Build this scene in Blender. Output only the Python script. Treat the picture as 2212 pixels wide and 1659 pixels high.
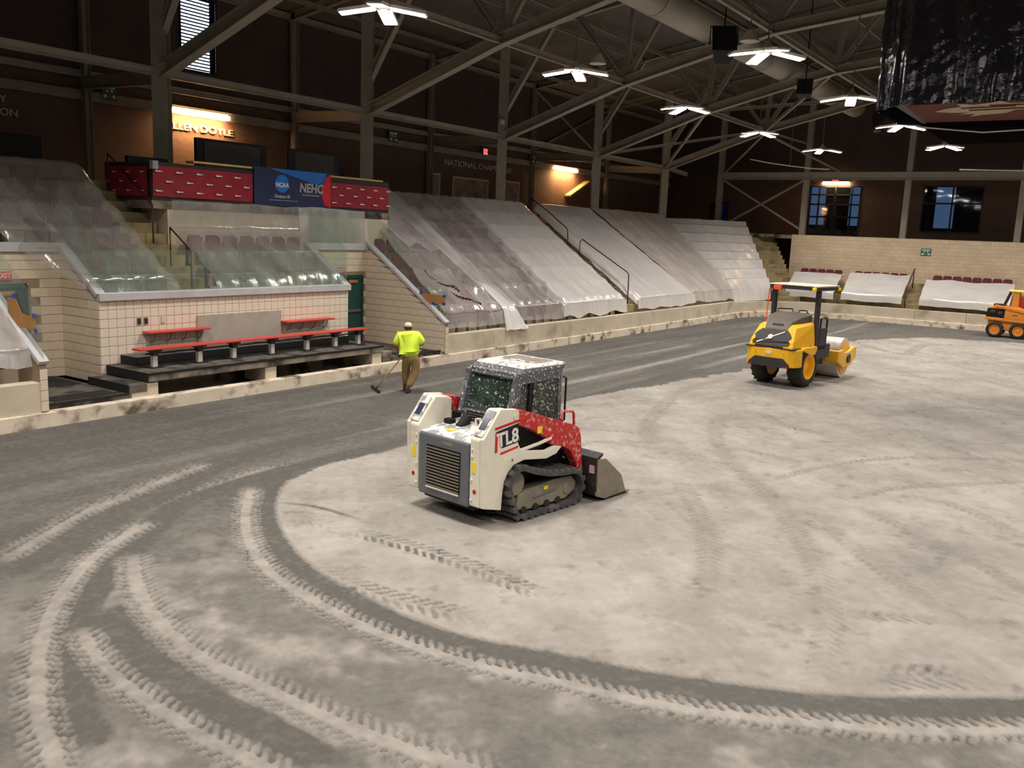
import bpy, bmesh, math, random
import numpy as np
from mathutils import Vector, Matrix, noise as mnoise

random.seed(7)
rng = np.random.default_rng(11)
for o in list(bpy.data.objects):
    bpy.data.objects.remove(o, do_unlink=True)
SC = bpy.context.scene
COL = SC.collection

# ------------------------------------------------------------------ camera
# world: X along the long side of the rink, Y across it, Z up, metres
FPX, CX, CY, CAMH = 1922.15, 1106.0, 829.5, 4.0
RT = ((0.56676536, -0.1177226, 0.8154253),
      (-0.82293444, -0.12827757, 0.55346524),
      (0.03944541, -0.98472649, -0.16958126))
cam = bpy.data.cameras.new('camera')
cam.sensor_width = 36.0
cam.lens = 36.0 * FPX / 2212.0
cam.clip_end = 300
cam_o = bpy.data.objects.new('camera', cam)
COL.objects.link(cam_o)
cam_o.matrix_world = Matrix(((RT[0][0], -RT[0][1], -RT[0][2], 0),
                             (RT[1][0], -RT[1][1], -RT[1][2], 0),
                             (RT[2][0], -RT[2][1], -RT[2][2], CAMH), (0, 0, 0, 1)))
SC.camera = cam_o
SC.view_settings.view_transform = 'Standard'
SC.view_settings.look = 'None'
SC.view_settings.gamma = 1
SC.view_settings.use_curve_mapping = False
SC.view_settings.exposure = 0.86

# ------------------------------------------------------------------ daylight outside the hall
world = bpy.data.worlds.new('world')
SC.world = world
world.use_nodes = True
bg = world.node_tree.nodes['Background']
bg.inputs[0].default_value = (0.66, 0.76, 1.0, 1)
bg.inputs[1].default_value = 2.2
HALL_W = 150.0          # power of one high-bay lamp
HALL_COL = (1.0, 0.925, 0.845)


def pix(x, y):
    v = (x - CX, y - CY, FPX)
    return tuple(sum(RT[i][k] * v[k] for k in range(3)) for i in range(3))


def gz(x, y, z=0.0):
    d = pix(x, y); t = (z - CAMH) / d[2]
    return (d[0] * t, d[1] * t, z)


# ------------------------------------------------------------------ helpers
def lin(c):
    c = c / 255.0
    return c / 12.92 if c <= 0.04045 else ((c + 0.055) / 1.055) ** 2.4


def rgb(r, g, b):
    return (lin(r), lin(g), lin(b), 1)


class MB:
    """collects simple shapes, build() links them as one mesh object"""
    def __init__(self):
        self.v = []; self.f = []; self.m = Matrix.Identity(4)

    def add(self, vs, fs):
        n = len(self.v)
        self.v += [tuple(self.m @ Vector(p)) for p in vs]
        self.f += [tuple(n + i for i in q) for q in fs]
        return self

    def box(self, x0, x1, y0, y1, z0, z1):
        return self.add([(x0, y0, z0), (x1, y0, z0), (x1, y1, z0), (x0, y1, z0),
                         (x0, y0, z1), (x1, y0, z1), (x1, y1, z1), (x0, y1, z1)],
                        [(0, 3, 2, 1), (4, 5, 6, 7), (0, 1, 5, 4), (1, 2, 6, 5), (2, 3, 7, 6), (3, 0, 4, 7)])

    def beam(self, p, q, w, h, up=(0, 0, 1)):
        p, q = Vector(p), Vector(q); d = (q - p).normalized()
        s = d.cross(Vector(up))
        if s.length < 1e-4: s = d.cross(Vector((1, 0, 0)))
        s.normalize(); u = s.cross(d)
        vs = []
        for e in (p, q):
            for a, b in ((-1, -1), (1, -1), (1, 1), (-1, 1)):
                vs.append(tuple(e + s * (a * w / 2) + u * (b * h / 2)))
        return self.add(vs, [(0, 1, 2, 3), (7, 6, 5, 4), (0, 4, 5, 1), (1, 5, 6, 2), (2, 6, 7, 3), (3, 7, 4, 0)])

    def hbeam(self, p, q, w, h, t=0.03, up=(0, 0, 1)):
        """rolled steel section: two flanges and a web"""
        P, Q = Vector(p), Vector(q); d = (Q - P).normalized()
        s = d.cross(Vector(up))
        if s.length < 1e-4: s = d.cross(Vector((1, 0, 0)))
        s.normalize(); u = s.cross(d)
        self.beam(P + u * (h / 2 - t / 2), Q + u * (h / 2 - t / 2), w, t, up)
        self.beam(P - u * (h / 2 - t / 2), Q - u * (h / 2 - t / 2), w, t, up)
        return self.beam(P, Q, t, h - 2 * t, up)

    def cyl(self, p, q, r, n=12, r2=None):
        p, q = Vector(p), Vector(q); d = (q - p).normalized()
        a = d.orthogonal().normalized(); b = d.cross(a)
        r2 = r if r2 is None else r2
        vs = []
        for e, rr in ((p, r), (q, r2)):
            for i in range(n):
                t = 2 * math.pi * i / n
                vs.append(tuple(e + a * (rr * math.cos(t)) + b * (rr * math.sin(t))))
        fs = [(i, (i + 1) % n, n + (i + 1) % n, n + i) for i in range(n)]
        fs += [tuple(range(n - 1, -1, -1)), tuple(range(n, 2 * n))]
        return self.add(vs, fs)

    def tube(self, pts, r, n=8):
        pts = [Vector(p) for p in pts]; rings = []
        prev = None
        for i, p in enumerate(pts):
            d = (pts[min(i + 1, len(pts) - 1)] - pts[max(i - 1, 0)]).normalized()
            a = d.orthogonal().normalized() if prev is None else (prev - d * prev.dot(d)).normalized()
            prev = a; b = d.cross(a)
            rings.append([tuple(p + a * (r * math.cos(2 * math.pi * k / n)) + b * (r * math.sin(2 * math.pi * k / n))) for k in range(n)])
        vs = [q for rg in rings for q in rg]; fs = []
        for i in range(len(rings) - 1):
            for k in range(n):
                fs.append((i * n + k, i * n + (k + 1) % n, (i + 1) * n + (k + 1) % n, (i + 1) * n + k))
        fs += [tuple(range(n - 1, -1, -1)), tuple(range((len(rings) - 1) * n, len(rings) * n))]
        return self.add(vs, fs)

    def prism(self, poly, axis, a, b):
        """polygon in the plane across axis, pulled from a to b (axis y: poly is x,z; x: y,z; z: x,y)"""
        mk = {'y': lambda u, v, w: (u, w, v), 'x': lambda u, v, w: (w, u, v), 'z': lambda u, v, w: (u, v, w)}[axis]
        n = len(poly)
        vs = [mk(u, v, a) for u, v in poly] + [mk(u, v, b) for u, v in poly]
        fs = [(i, (i + 1) % n, n + (i + 1) % n, n + i) for i in range(n)]
        return self.add(vs, fs + [tuple(range(n - 1, -1, -1)), tuple(range(n, 2 * n))])

    def loft(self, rings, cap=True):
        n = len(rings[0]); vs = [p for r in rings for p in r]; fs = []
        for i in range(len(rings) - 1):
            for k in range(n):
                fs.append((i * n + k, i * n + (k + 1) % n, (i + 1) * n + (k + 1) % n, (i + 1) * n + k))
        if cap: fs += [tuple(range(n - 1, -1, -1)), tuple(range((len(rings) - 1) * n, len(rings) * n))]
        return self.add(vs, fs)

    def ball(self, c, r, n=10, m=7):
        rx, ry, rz = r if isinstance(r, tuple) else (r, r, r)
        vs = [(c[0], c[1], c[2] - rz)]; fs = []
        for j in range(1, m):
            ph = -math.pi / 2 + math.pi * j / m
            for i in range(n):
                t = 2 * math.pi * i / n
                vs.append((c[0] + rx * math.cos(ph) * math.cos(t), c[1] + ry * math.cos(ph) * math.sin(t), c[2] + rz * math.sin(ph)))
        vs.append((c[0], c[1], c[2] + rz))
        for i in range(n): fs.append((0, 1 + (i + 1) % n, 1 + i))
        for j in range(m - 2):
            for i in range(n):
                a = 1 + j * n
                fs.append((a + i, a + (i + 1) % n, a + n + (i + 1) % n, a + n + i))
        a = 1 + (m - 2) * n
        for i in range(n): fs.append((a + i, a + (i + 1) % n, len(vs) - 1))
        return self.add(vs, fs)

    def mesh(self, name):
        me = bpy.data.meshes.new(name)
        me.from_pydata(self.v, [], self.f)
        bm = bmesh.new(); bm.from_mesh(me)
        bmesh.ops.recalc_face_normals(bm, faces=bm.faces)
        bm.to_mesh(me); bm.free()
        return me

    def build(self, name, mat, parent=None, smooth=False, bevel=0.0, label=None):
        me = self.mesh(name)
        return place(name, me, mat, parent, smooth, bevel, label)


def place(name, me, mat, parent=None, smooth=False, bevel=0.0, label=None):
    if mat is not None and not me.materials: me.materials.append(mat)
    if smooth:
        for p in me.polygons: p.use_smooth = True
    o = bpy.data.objects.new(name, me); COL.objects.link(o)
    if parent is not None: o.parent = parent
    if bevel:
        b = o.modifiers.new('bevel', 'BEVEL'); b.width = bevel; b.segments = 2; b.limit_method = 'ANGLE'; b.angle_limit = 0.6
    if smooth and not bevel:
        pass
    if label: o['label'] = label
    return o


def tag(o, label, cat, group=None):
    o['label'] = label; o['category'] = cat
    if group: o['group'] = group
    return o


def struct(o, label=None):
    o['kind'] = 'structure'
    if label: o['label'] = label
    return o


def thing(name, label, cat, loc=(0, 0, 0), rz=0.0, group=None):
    o = bpy.data.objects.new(name, None); COL.objects.link(o)
    o.empty_display_size = 0.2
    o.location = loc; o.rotation_euler = (0, 0, rz)
    return tag(o, label, cat, group)


def copy_tree(o, parent=None):
    c = o.copy(); COL.objects.link(c); c.parent = parent
    for ch in o.children: copy_tree(ch, c)
    return c


def text(name, body, size, mat, parent, mtx, depth=0.004, shear=0.0, align='CENTER', bold=0.0, xs=1.0):
    cu = bpy.data.curves.new(name, 'FONT')
    cu.body = body; cu.size = size; cu.extrude = depth; cu.shear = shear
    cu.align_x = align; cu.align_y = 'CENTER'; cu.offset = bold; cu.resolution_u = 3
    tmp = bpy.data.objects.new('tmp', cu); COL.objects.link(tmp)
    me = bpy.data.meshes.new_from_object(tmp.evaluated_get(bpy.context.evaluated_depsgraph_get()))
    bpy.data.objects.remove(tmp, do_unlink=True)
    if xs != 1.0: me.transform(Matrix.Diagonal((xs, 1, 1, 1)))
    me.transform(mtx)
    me.materials.clear(); me.materials.append(mat)
    o = bpy.data.objects.new(name, me); COL.objects.link(o); o.parent = parent
    return o


def face_mtx(loc, right, up):
    r = Vector(right).normalized(); u = Vector(up).normalized(); n = r.cross(u)
    return Matrix(((r.x, u.x, n.x, loc[0]), (r.y, u.y, n.y, loc[1]), (r.z, u.z, n.z, loc[2]), (0, 0, 0, 1)))


# ------------------------------------------------------------------ materials
MATS = {}


def mat(name, col, rough=0.6, metal=0.0, vary=0.12, scale=6.0, bump=0.0, bscale=40.0, spec=0.4, speck=None, dirt=None, emit=None):
    """principled surface with noise-driven colour variation, optional paint specks, dirt blotches and relief"""
    m = bpy.data.materials.new(name); m.use_nodes = True
    nt = m.node_tree; N = nt.nodes; L = nt.links
    b = N['Principled BSDF']
    b.inputs['Roughness'].default_value = rough; b.inputs['Metallic'].default_value = metal
    b.inputs['Specular IOR Level'].default_value = spec
    tc = N.new('ShaderNodeTexCoord')
    no = N.new('ShaderNodeTexNoise'); no.inputs['Scale'].default_value = scale; no.inputs['Detail'].default_value = 5
    L.new(tc.outputs['Object'], no.inputs['Vector'])
    mr = N.new('ShaderNodeMapRange'); mr.inputs[3].default_value = 1 - vary; mr.inputs[4].default_value = 1 + vary
    mr.inputs[1].default_value = 0.3; mr.inputs[2].default_value = 0.7
    L.new(no.outputs[0], mr.inputs[0])
    mx = N.new('ShaderNodeMix'); mx.data_type = 'RGBA'; mx.blend_type = 'MULTIPLY'; mx.inputs[0].default_value = 1
    mx.inputs[6].default_value = col; L.new(mr.outputs[0], mx.inputs[7])
    out = mx.outputs[2]
    for spec_ in (dirt, speck):
        if not spec_: continue
        c2, sc, lo, hi = spec_
        n2 = N.new('ShaderNodeTexNoise'); n2.inputs['Scale'].default_value = sc; n2.inputs['Detail'].default_value = 3
        L.new(tc.outputs['Object'], n2.inputs['Vector'])
        r2 = N.new('ShaderNodeMapRange'); r2.inputs[1].default_value = lo; r2.inputs[2].default_value = hi
        L.new(n2.outputs[0], r2.inputs[0])
        m2 = N.new('ShaderNodeMix'); m2.data_type = 'RGBA'
        L.new(r2.outputs[0], m2.inputs[0]); L.new(out, m2.inputs[6]); m2.inputs[7].default_value = c2
        out = m2.outputs[2]
    L.new(out, b.inputs['Base Color'])
    if bump:
        n3 = N.new('ShaderNodeTexNoise'); n3.inputs['Scale'].default_value = bscale; n3.inputs['Detail'].default_value = 4
        L.new(tc.outputs['Object'], n3.inputs['Vector'])
        bp = N.new('ShaderNodeBump'); bp.inputs['Strength'].default_value = bump; bp.inputs['Distance'].default_value = 0.02
        L.new(n3.outputs[0], bp.inputs['Height']); L.new(bp.outputs[0], b.inputs['Normal'])
    if emit:
        b.inputs['Emission Color'].default_value = emit[0]; b.inputs['Emission Strength'].default_value = emit[1]
    MATS[name] = m
    return m


def brick_mat(name, c1, c2, mortar, bw, bh, joint=0.01, rough=0.8, rot=(math.pi / 2, 0, 0)):
    m = bpy.data.materials.new(name); m.use_nodes = True
    nt = m.node_tree; N = nt.nodes; L = nt.links; b = N['Principled BSDF']
    b.inputs['Roughness'].default_value = rough
    tc = N.new('ShaderNodeTexCoord'); sx = N.new('ShaderNodeSeparateXYZ'); cb = N.new('ShaderNodeCombineXYZ'); ad = N.new('ShaderNodeMath')
    L.new(tc.outputs['Object'], sx.inputs[0]); L.new(sx.outputs[0], ad.inputs[0]); L.new(sx.outputs[1], ad.inputs[1])
    L.new(ad.outputs[0], cb.inputs[0]); L.new(sx.outputs[2], cb.inputs[1])
    br = N.new('ShaderNodeTexBrick'); L.new(cb.outputs[0], br.inputs['Vector'])
    br.inputs['Color1'].default_value = c1; br.inputs['Color2'].default_value = c2; br.inputs['Mortar'].default_value = mortar
    br.inputs['Scale'].default_value = 1.0; br.inputs['Mortar Size'].default_value = joint
    br.inputs['Brick Width'].default_value = bw; br.inputs['Row Height'].default_value = bh
    no = N.new('ShaderNodeTexNoise'); no.inputs['Scale'].default_value = 1.3; no.inputs['Detail'].default_value = 5
    L.new(tc.outputs['Object'], no.inputs['Vector'])
    mr = N.new('ShaderNodeMapRange'); mr.inputs[3].default_value = 0.75; mr.inputs[4].default_value = 1.2
    L.new(no.outputs[0], mr.inputs[0])
    mx = N.new('ShaderNodeMix'); mx.data_type = 'RGBA'; mx.blend_type = 'MULTIPLY'; mx.inputs[0].default_value = 1
    L.new(br.outputs[0], mx.inputs[6]); L.new(mr.outputs[0], mx.inputs[7]); L.new(mx.outputs[2], b.inputs['Base Color'])
    bp = N.new('ShaderNodeBump'); bp.inputs['Strength'].default_value = 0.4; bp.inputs['Distance'].default_value = 0.01; bp.invert = True
    L.new(br.outputs['Fac'], bp.inputs['Height']); L.new(bp.outputs[0], b.inputs['Normal'])
    MATS[name] = m
    return m


def plastic_mat(name, opac, col=(0.82, 0.79, 0.78, 1), gloss=0.12, rough=0.18, fold=0.16):
    """thin polythene film: part clear, part milky, with a soft sheen"""
    m = bpy.data.materials.new(name); m.use_nodes = True
    nt = m.node_tree; N = nt.nodes; L = nt.links
    N.remove(N['Principled BSDF']); out = N['Material Output']
    tr = N.new('ShaderNodeBsdfTransparent'); tr.inputs[0].default_value = (0.97, 0.97, 0.97, 1)
    df = N.new('ShaderNodeBsdfDiffuse'); df.inputs[0].default_value = col
    tl = N.new('ShaderNodeBsdfTranslucent'); tl.inputs[0].default_value = col
    gl = N.new('ShaderNodeBsdfGlossy'); gl.inputs[0].default_value = (1, 1, 1, 1); gl.inputs['Roughness'].default_value = rough
    m1 = N.new('ShaderNodeMixShader'); m1.inputs[0].default_value = 0.22
    L.new(df.outputs[0], m1.inputs[1]); L.new(tl.outputs[0], m1.inputs[2])
    tc = N.new('ShaderNodeTexCoord'); mp = N.new('ShaderNodeMapping'); mp.inputs['Scale'].default_value = (1.0, 0.35, 0.35)
    no = N.new('ShaderNodeTexNoise'); no.inputs['Scale'].default_value = 1.6; no.inputs['Detail'].default_value = 6; no.inputs['Distortion'].default_value = 0.6
    L.new(tc.outputs['Object'], mp.inputs[0]); L.new(mp.outputs[0], no.inputs['Vector'])
    mr = N.new('ShaderNodeMapRange'); mr.inputs[1].default_value = 0.3; mr.inputs[2].default_value = 0.7
    mr.inputs[3].default_value = max(0.02, opac - fold); mr.inputs[4].default_value = min(0.98, opac + fold)
    L.new(no.outputs[0], mr.inputs[0])
    m2 = N.new('ShaderNodeMixShader'); L.new(mr.outputs[0], m2.inputs[0]); L.new(tr.outputs[0], m2.inputs[1]); L.new(m1.outputs[0], m2.inputs[2])
    lw = N.new('ShaderNodeLayerWeight'); lw.inputs[0].default_value = 0.35
    mu = N.new('ShaderNodeMath'); mu.operation = 'MULTIPLY_ADD'; mu.inputs[1].default_value = 0.25; mu.inputs[2].default_value = gloss
    L.new(lw.outputs['Facing'], mu.inputs[0])
    m3 = N.new('ShaderNodeMixShader'); L.new(mu.outputs[0], m3.inputs[0]); L.new(m2.outputs[0], m3.inputs[1]); L.new(gl.outputs[0], m3.inputs[2])
    n2 = N.new('ShaderNodeTexNoise'); n2.inputs['Scale'].default_value = 9; n2.inputs['Detail'].default_value = 4
    L.new(mp.outputs[0], n2.inputs['Vector'])
    bp = N.new('ShaderNodeBump'); bp.inputs['Strength'].default_value = 0.5; bp.inputs['Distance'].default_value = 0.03
    L.new(n2.outputs[0], bp.inputs['Height'])
    for s in (df, gl): L.new(bp.outputs[0], s.inputs['Normal'])
    L.new(m3.outputs[0], out.inputs[0])
    MATS[name] = m
    return m


def glass_mat(name, tint, body=0.05, bodycol=(0.5, 0.6, 0.55, 1), gloss=0.06):
    m = bpy.data.materials.new(name); m.use_nodes = True
    nt = m.node_tree; N = nt.nodes; L = nt.links
    N.remove(N['Principled BSDF']); out = N['Material Output']
    tr = N.new('ShaderNodeBsdfTransparent'); tr.inputs[0].default_value = tint
    df = N.new('ShaderNodeBsdfDiffuse'); df.inputs[0].default_value = bodycol
    gl = N.new('ShaderNodeBsdfGlossy'); gl.inputs['Roughness'].default_value = 0.03
    m1 = N.new('ShaderNodeMixShader'); m1.inputs[0].default_value = body
    L.new(tr.outputs[0], m1.inputs[1]); L.new(df.outputs[0], m1.inputs[2])
    fr = N.new('ShaderNodeLayerWeight'); fr.inputs[0].default_value = 0.5
    pw = N.new('ShaderNodeMath'); pw.operation = 'POWER'; pw.inputs[1].default_value = 5.0
    L.new(fr.outputs['Facing'], pw.inputs[0])
    ad = N.new('ShaderNodeMath'); ad.inputs[1].default_value = gloss; ad.use_clamp = True
    L.new(pw.outputs[0], ad.inputs[0])
    m2 = N.new('ShaderNodeMixShader'); L.new(ad.outputs[0], m2.inputs[0]); L.new(m1.outputs[0], m2.inputs[1]); L.new(gl.outputs[0], m2.inputs[2])
    L.new(m2.outputs[0], out.inputs[0])
    MATS[name] = m
    return m


def glow_mat(name, col, strength):
    m = bpy.data.materials.new(name); m.use_nodes = True
    nt = m.node_tree; N = nt.nodes; L = nt.links
    N.remove(N['Principled BSDF'])
    e = N.new('ShaderNodeEmission'); e.inputs[0].default_value = col; e.inputs[1].default_value = strength
    L.new(e.outputs[0], N['Material Output'].inputs[0])
    MATS[name] = m
    return m


STEEL = mat('painted_steel', rgb(150, 143, 131), 0.55, 0.0, 0.10, 2.0)
STEELD = mat('painted_steel_upper', rgb(140, 133, 122), 0.55, 0.0, 0.10, 2.0)
DECK = mat('roof_deck', rgb(100, 94, 88), 0.8, 0.0, 0.2, 0.6)
SIDING = mat('dark_siding', rgb(80, 66, 62), 0.8, 0.0, 0.15, 0.8)
BRICK = brick_mat('red_brick', rgb(106, 78, 62), rgb(92, 67, 54), rgb(92, 82, 73), 0.22, 0.075, 0.008)
TILEFAR = brick_mat('cream_block_far', rgb(214, 194, 164), rgb(205, 184, 154), rgb(186, 168, 142), 0.4, 0.2, 0.010, 0.55)
BLOCK = mat('cream_block', rgb(230, 216, 197), 0.5, 0, 0.06, 3.0)
BLOCK2 = mat('cream_block_warm', rgb(222, 206, 184), 0.5, 0, 0.06, 3.0)
MORTAR = mat('grey_mortar', rgb(150, 132, 112), 0.9, 0, 0.1)
CONC = mat('concrete', rgb(202, 190, 168), 0.85, 0, 0.10, 1.6, 0.3, 60, dirt=(rgb(160, 146, 124), 0.9, 0.54, 0.78))
CONCY = mat('stair_concrete', rgb(150, 136, 100), 0.85, 0, 0.2, 2.2, 0.3, 60, dirt=(rgb(92, 80, 58), 1.4, 0.5, 0.72))
CONCD = mat('dirty_concrete', rgb(140, 130, 116), 0.85, 0, 0.25, 2.5, 0.4, 50, dirt=(rgb(56, 52, 47), 1.6, 0.47, 0.62))
KERBM = mat('white_kerb', rgb(226, 212, 192), 0.75, 0, 0.12, 2.0, 0.3, 60, dirt=(rgb(112, 98, 80), 2.1, 0.50, 0.66))
RUBBER = mat('black_rubber', rgb(30, 29, 29), 0.7, 0, 0.2, 8)
MATG = mat('rubber_mat', rgb(96, 90, 84), 0.9, 0, 0.2, 4, 0.3, 80, dirt=(rgb(46, 44, 42), 2.5, 0.5, 0.62))
CAP = mat('cap_metal', rgb(196, 196, 198), 0.45, 0.1, 0.08, 3)
REDP = mat('red_bench', rgb(205, 74, 66), 0.4, 0, 0.06, 4)
WHITEP = mat('white_post', rgb(205, 200, 194), 0.5, 0, 0.1, 6)
BRACKET = mat('dark_bracket', rgb(60, 58, 56), 0.5, 0.3, 0.1, 6)
GREYPANEL = mat('grey_panel', rgb(176, 166, 156), 0.7, 0, 0.08, 3)
GREEN = mat('green_door', rgb(38, 84, 78), 0.45, 0, 0.1, 3)
GREEND = mat('green_door_frame', rgb(30, 70, 66), 0.45, 0, 0.1, 3)
CARD = mat('cardboard', rgb(178, 128, 78), 0.85, 0, 0.1, 6)
TAPE = mat('blue_tape', rgb(48, 78, 190), 0.6, 0, 0.05)
MAROON = mat('maroon_plastic', rgb(96, 38, 50), 0.35, 0, 0.1, 5)
MAROONR = mat('maroon_rail', rgb(82, 38, 38), 0.4, 0.1, 0.1, 5)
SEATSTEEL = mat('seat_bracket', rgb(120, 116, 112), 0.5, 0.3)
BANRED = mat('red_fabric', rgb(150, 34, 50), 0.6, 0, 0.18, 2.2, 0.3, 5)
BANDARK = mat('dark_rail', rgb(52, 44, 40), 0.6, 0, 0.1)  # dark brown of the press stand rail panels
BANBLUE = mat('navy_fabric', rgb(38, 46, 84), 0.5, 0, 0.1, 2)
LOGOBLUE = mat('logo_blue', rgb(30, 112, 200), 0.5)
BANBRED = mat('banner_red', rgb(206, 34, 44), 0.5)
PRINTW = mat('white_print', rgb(225, 222, 218), 0.6)
PRINTG = mat('grey_print', rgb(165, 165, 170), 0.6)
WOOD = mat('pale_wood', rgb(205, 172, 112), 0.6, 0, 0.12, 6)
BLACK = mat('black_paint', rgb(22, 22, 24), 0.5, 0, 0.15)
DGREY = mat('dark_grey_panel', rgb(74, 72, 70), 0.6, 0, 0.1)
SIGNG = mat('green_sign', rgb(52, 104, 92), 0.5)
REDGLOW = glow_mat('exit_glow', (1.0, 0.10, 0.12, 1), 1.1)
REDEXIT = mat('red_exit', rgb(225, 70, 76), 0.4)
LENS = glow_mat('lamp_lens', (1.0, 0.95, 0.88, 1), 9.0)
LAMPW = mat('lamp_white', rgb(214, 208, 198), 0.4)
WARM = glow_mat('warm_tube', (1.0, 0.62, 0.28, 1), 14.0)
MATTE = mat('matte_black', rgb(20, 19, 20), 1.0, 0, 0.2, 3, spec=0.0)
LETTER = mat('metal_letter', rgb(190, 176, 158), 0.4, 0.2)
DUCT = mat('duct_grey', rgb(176, 170, 160), 0.5, 0.1, 0.06, 1.0)
BLACKWRAP = mat('black_wrap', rgb(34, 34, 42), 0.16, 0, 0.2, 3, 1.0, 4.0, 1.0)
SCOREM = mat('scoreboard_maroon', rgb(112, 66, 60), 0.6, 0, 0.12, 3)
CREAM = mat('cream_print', rgb(200, 182, 150), 0.6)
SHEETGLASS = glass_mat('rink_glass', (0.95, 0.98, 0.965, 1), 0.075, (0.40, 0.52, 0.45, 1), 0.03)
WINGLASS = glass_mat('window_glass', (0.13, 0.17, 0.21, 1), 0.03, (0.1, 0.14, 0.2, 1), 0.10)
FRAMED = mat('dark_frame', rgb(30, 32, 36), 0.4, 0.3)
FILM_THIN = plastic_mat('film_thin', 0.34, (0.66, 0.65, 0.61, 1))
FILM_CLEAR = plastic_mat('film_clear', 0.36, (0.88, 0.83, 0.83, 1))
FILM_MID = plastic_mat('film_mid', 0.48, (0.90, 0.87, 0.85, 1))
FILM_MILK = plastic_mat('film_milky', 0.80, (0.93, 0.90, 0.88, 1), fold=0.08)
FILM_PINK = plastic_mat('film_warm', 0.70, (0.82, 0.75, 0.70, 1), fold=0.12)

# ------------------------------------------------------------------ the hall
RINK_Y, END_X = 16.4, 49.7
ARC_C, ARC_R = (44.5, 11.2), 5.2
WALL_Y, WALL_X = 26.2, 56.5
NEAR_X, RIGHT_Y = -9.0, -19.4
EAVE, RIDGE_Y, RIDGE_Z = 11.45, 3.4, 15.0


def roof_z(y):
    return RIDGE_Z - (RIDGE_Z - EAVE) * abs(y - RIDGE_Y) / (WALL_Y - RIDGE_Y)


def wall_with_holes(name, axis, at, t, u0, u1, z0, z1, holes, m):
    """wall across axis at a coordinate, split round rectangular openings"""
    mb = MB()
    us = sorted({u0, u1} | {h[0] for h in holes} | {h[1] for h in holes})
    zs = sorted({z0, z1} | {h[2] for h in holes} | {h[3] for h in holes})
    for i in range(len(us) - 1):
        for j in range(len(zs) - 1):
            a, b, c, d = us[i], us[i + 1], zs[j], zs[j + 1]
            if any(h[0] <= a and b <= h[1] and h[2] <= c and d <= h[3] for h in holes): continue
            if axis == 'y': mb.box(a, b, at, at + t, c, d)
            else: mb.box(at, at + t, a, b, c, d)
    return struct(mb.build(name, m))


LOUV = (18.72, 20.05, 8.80, 11.1)
wall_with_holes('wall_left', 'y', WALL_Y, 0.3, NEAR_X, WALL_X + 0.3, 0, 7.9, [], BRICK)
wall_with_holes('wall_left_upper', 'y', WALL_Y, 0.3, NEAR_X, WALL_X + 0.3, 7.9, EAVE + 0.3, [LOUV], SIDING)
WIN_A = (13.70, 16.72, 4.55, 7.44)
WIN_B = (7.14, 10.28, 4.90, 7.47)
DOOR_E = (21.9, 23.2, 4.42, 6.38)
wall_with_holes('wall_end', 'x', WALL_X, 0.3, RIGHT_Y, WALL_Y + 0.3, 0, 7.9, [WIN_A, WIN_B, DOOR_E], BRICK)
g = MB().prism([(WALL_Y + 0.3, 7.9), (WALL_Y + 0.3, EAVE), (RIDGE_Y, RIDGE_Z), (RIGHT_Y, EAVE), (RIGHT_Y, 7.9)], 'x', WALL_X, WALL_X + 0.3)
struct(g.build('wall_end_upper', SIDING))
struct(MB().prism([(WALL_Y + 0.3, 0), (WALL_Y + 0.3, EAVE), (RIDGE_Y, RIDGE_Z), (RIGHT_Y, EAVE), (RIGHT_Y, 0)], 'x', NEAR_X - 0.3, NEAR_X).build('wall_near', SIDING))
struct(MB().box(NEAR_X, WALL_X, RIGHT_Y - 0.3, RIGHT_Y, 0, EAVE + 0.2).build('wall_right', SIDING))
rf = MB()
for sgn in (1, -1):
    ye = RIDGE_Y + sgn * (WALL_Y + 0.4 - RIDGE_Y)
    ze = roof_z(WALL_Y) - 0.06
    rf.prism([(RIDGE_Y, RIDGE_Z), (ye, ze), (ye, ze + 0.25), (RIDGE_Y, RIDGE_Z + 0.25)], 'x', NEAR_X - 0.3, WALL_X + 0.3)
struct(rf.build('ceiling', DECK))
# lobby beyond the end windows: floor, back wall with tall daylight openings, ceiling
lob = MB().box(WALL_X + 0.3, WALL_X + 5, 0, 26, 4.2, 4.4).box(WALL_X + 0.3, WALL_X + 5, 0, 26, 8.0, 8.2)
lob.box(WALL_X + 0.3, WALL_X + 5, -0.2, 0, 4.2, 8.2).box(WALL_X + 0.3, WALL_X + 5, 26, 26.2, 4.2, 8.2)
for y in (0, 2.6, 5.2, 7.8, 10.4, 13.0, 15.6, 18.2, 20.8, 23.4):
    lob.box(WALL_X + 4.8, WALL_X + 5, y, y + 1.5, 4.4, 8.0)
lob.box(WALL_X + 4.8, WALL_X + 5, 0, 26, 4.4, 5.2)
struct(lob.build('wall_lobby', mat('lobby_paint', rgb(110, 112, 120), 0.8)))


# ------------------------------------------------------------------ rink floor: raked sand with wheel and drum tracks
def smooth_line(pts, step=0.016):
    P = [Vector(gz(*p)[:2]) for p in pts]
    P = [P[0] * 2 - P[1]] + P + [P[-1] * 2 - P[-2]]
    out = []
    for i in range(1, len(P) - 2):
        a, b, c, d = P[i - 1:i + 3]
        n = max(2, int((c - b).length / step))
        for k in range(n):
            t = k / n
            out.append(0.5 * ((2 * b) + (c - a) * t + (2 * a - 5 * b + 4 * c - d) * t * t + (3 * b - a - 3 * c + d) * t ** 3))
    return np.array([[p.x, p.y] for p in out])


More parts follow.
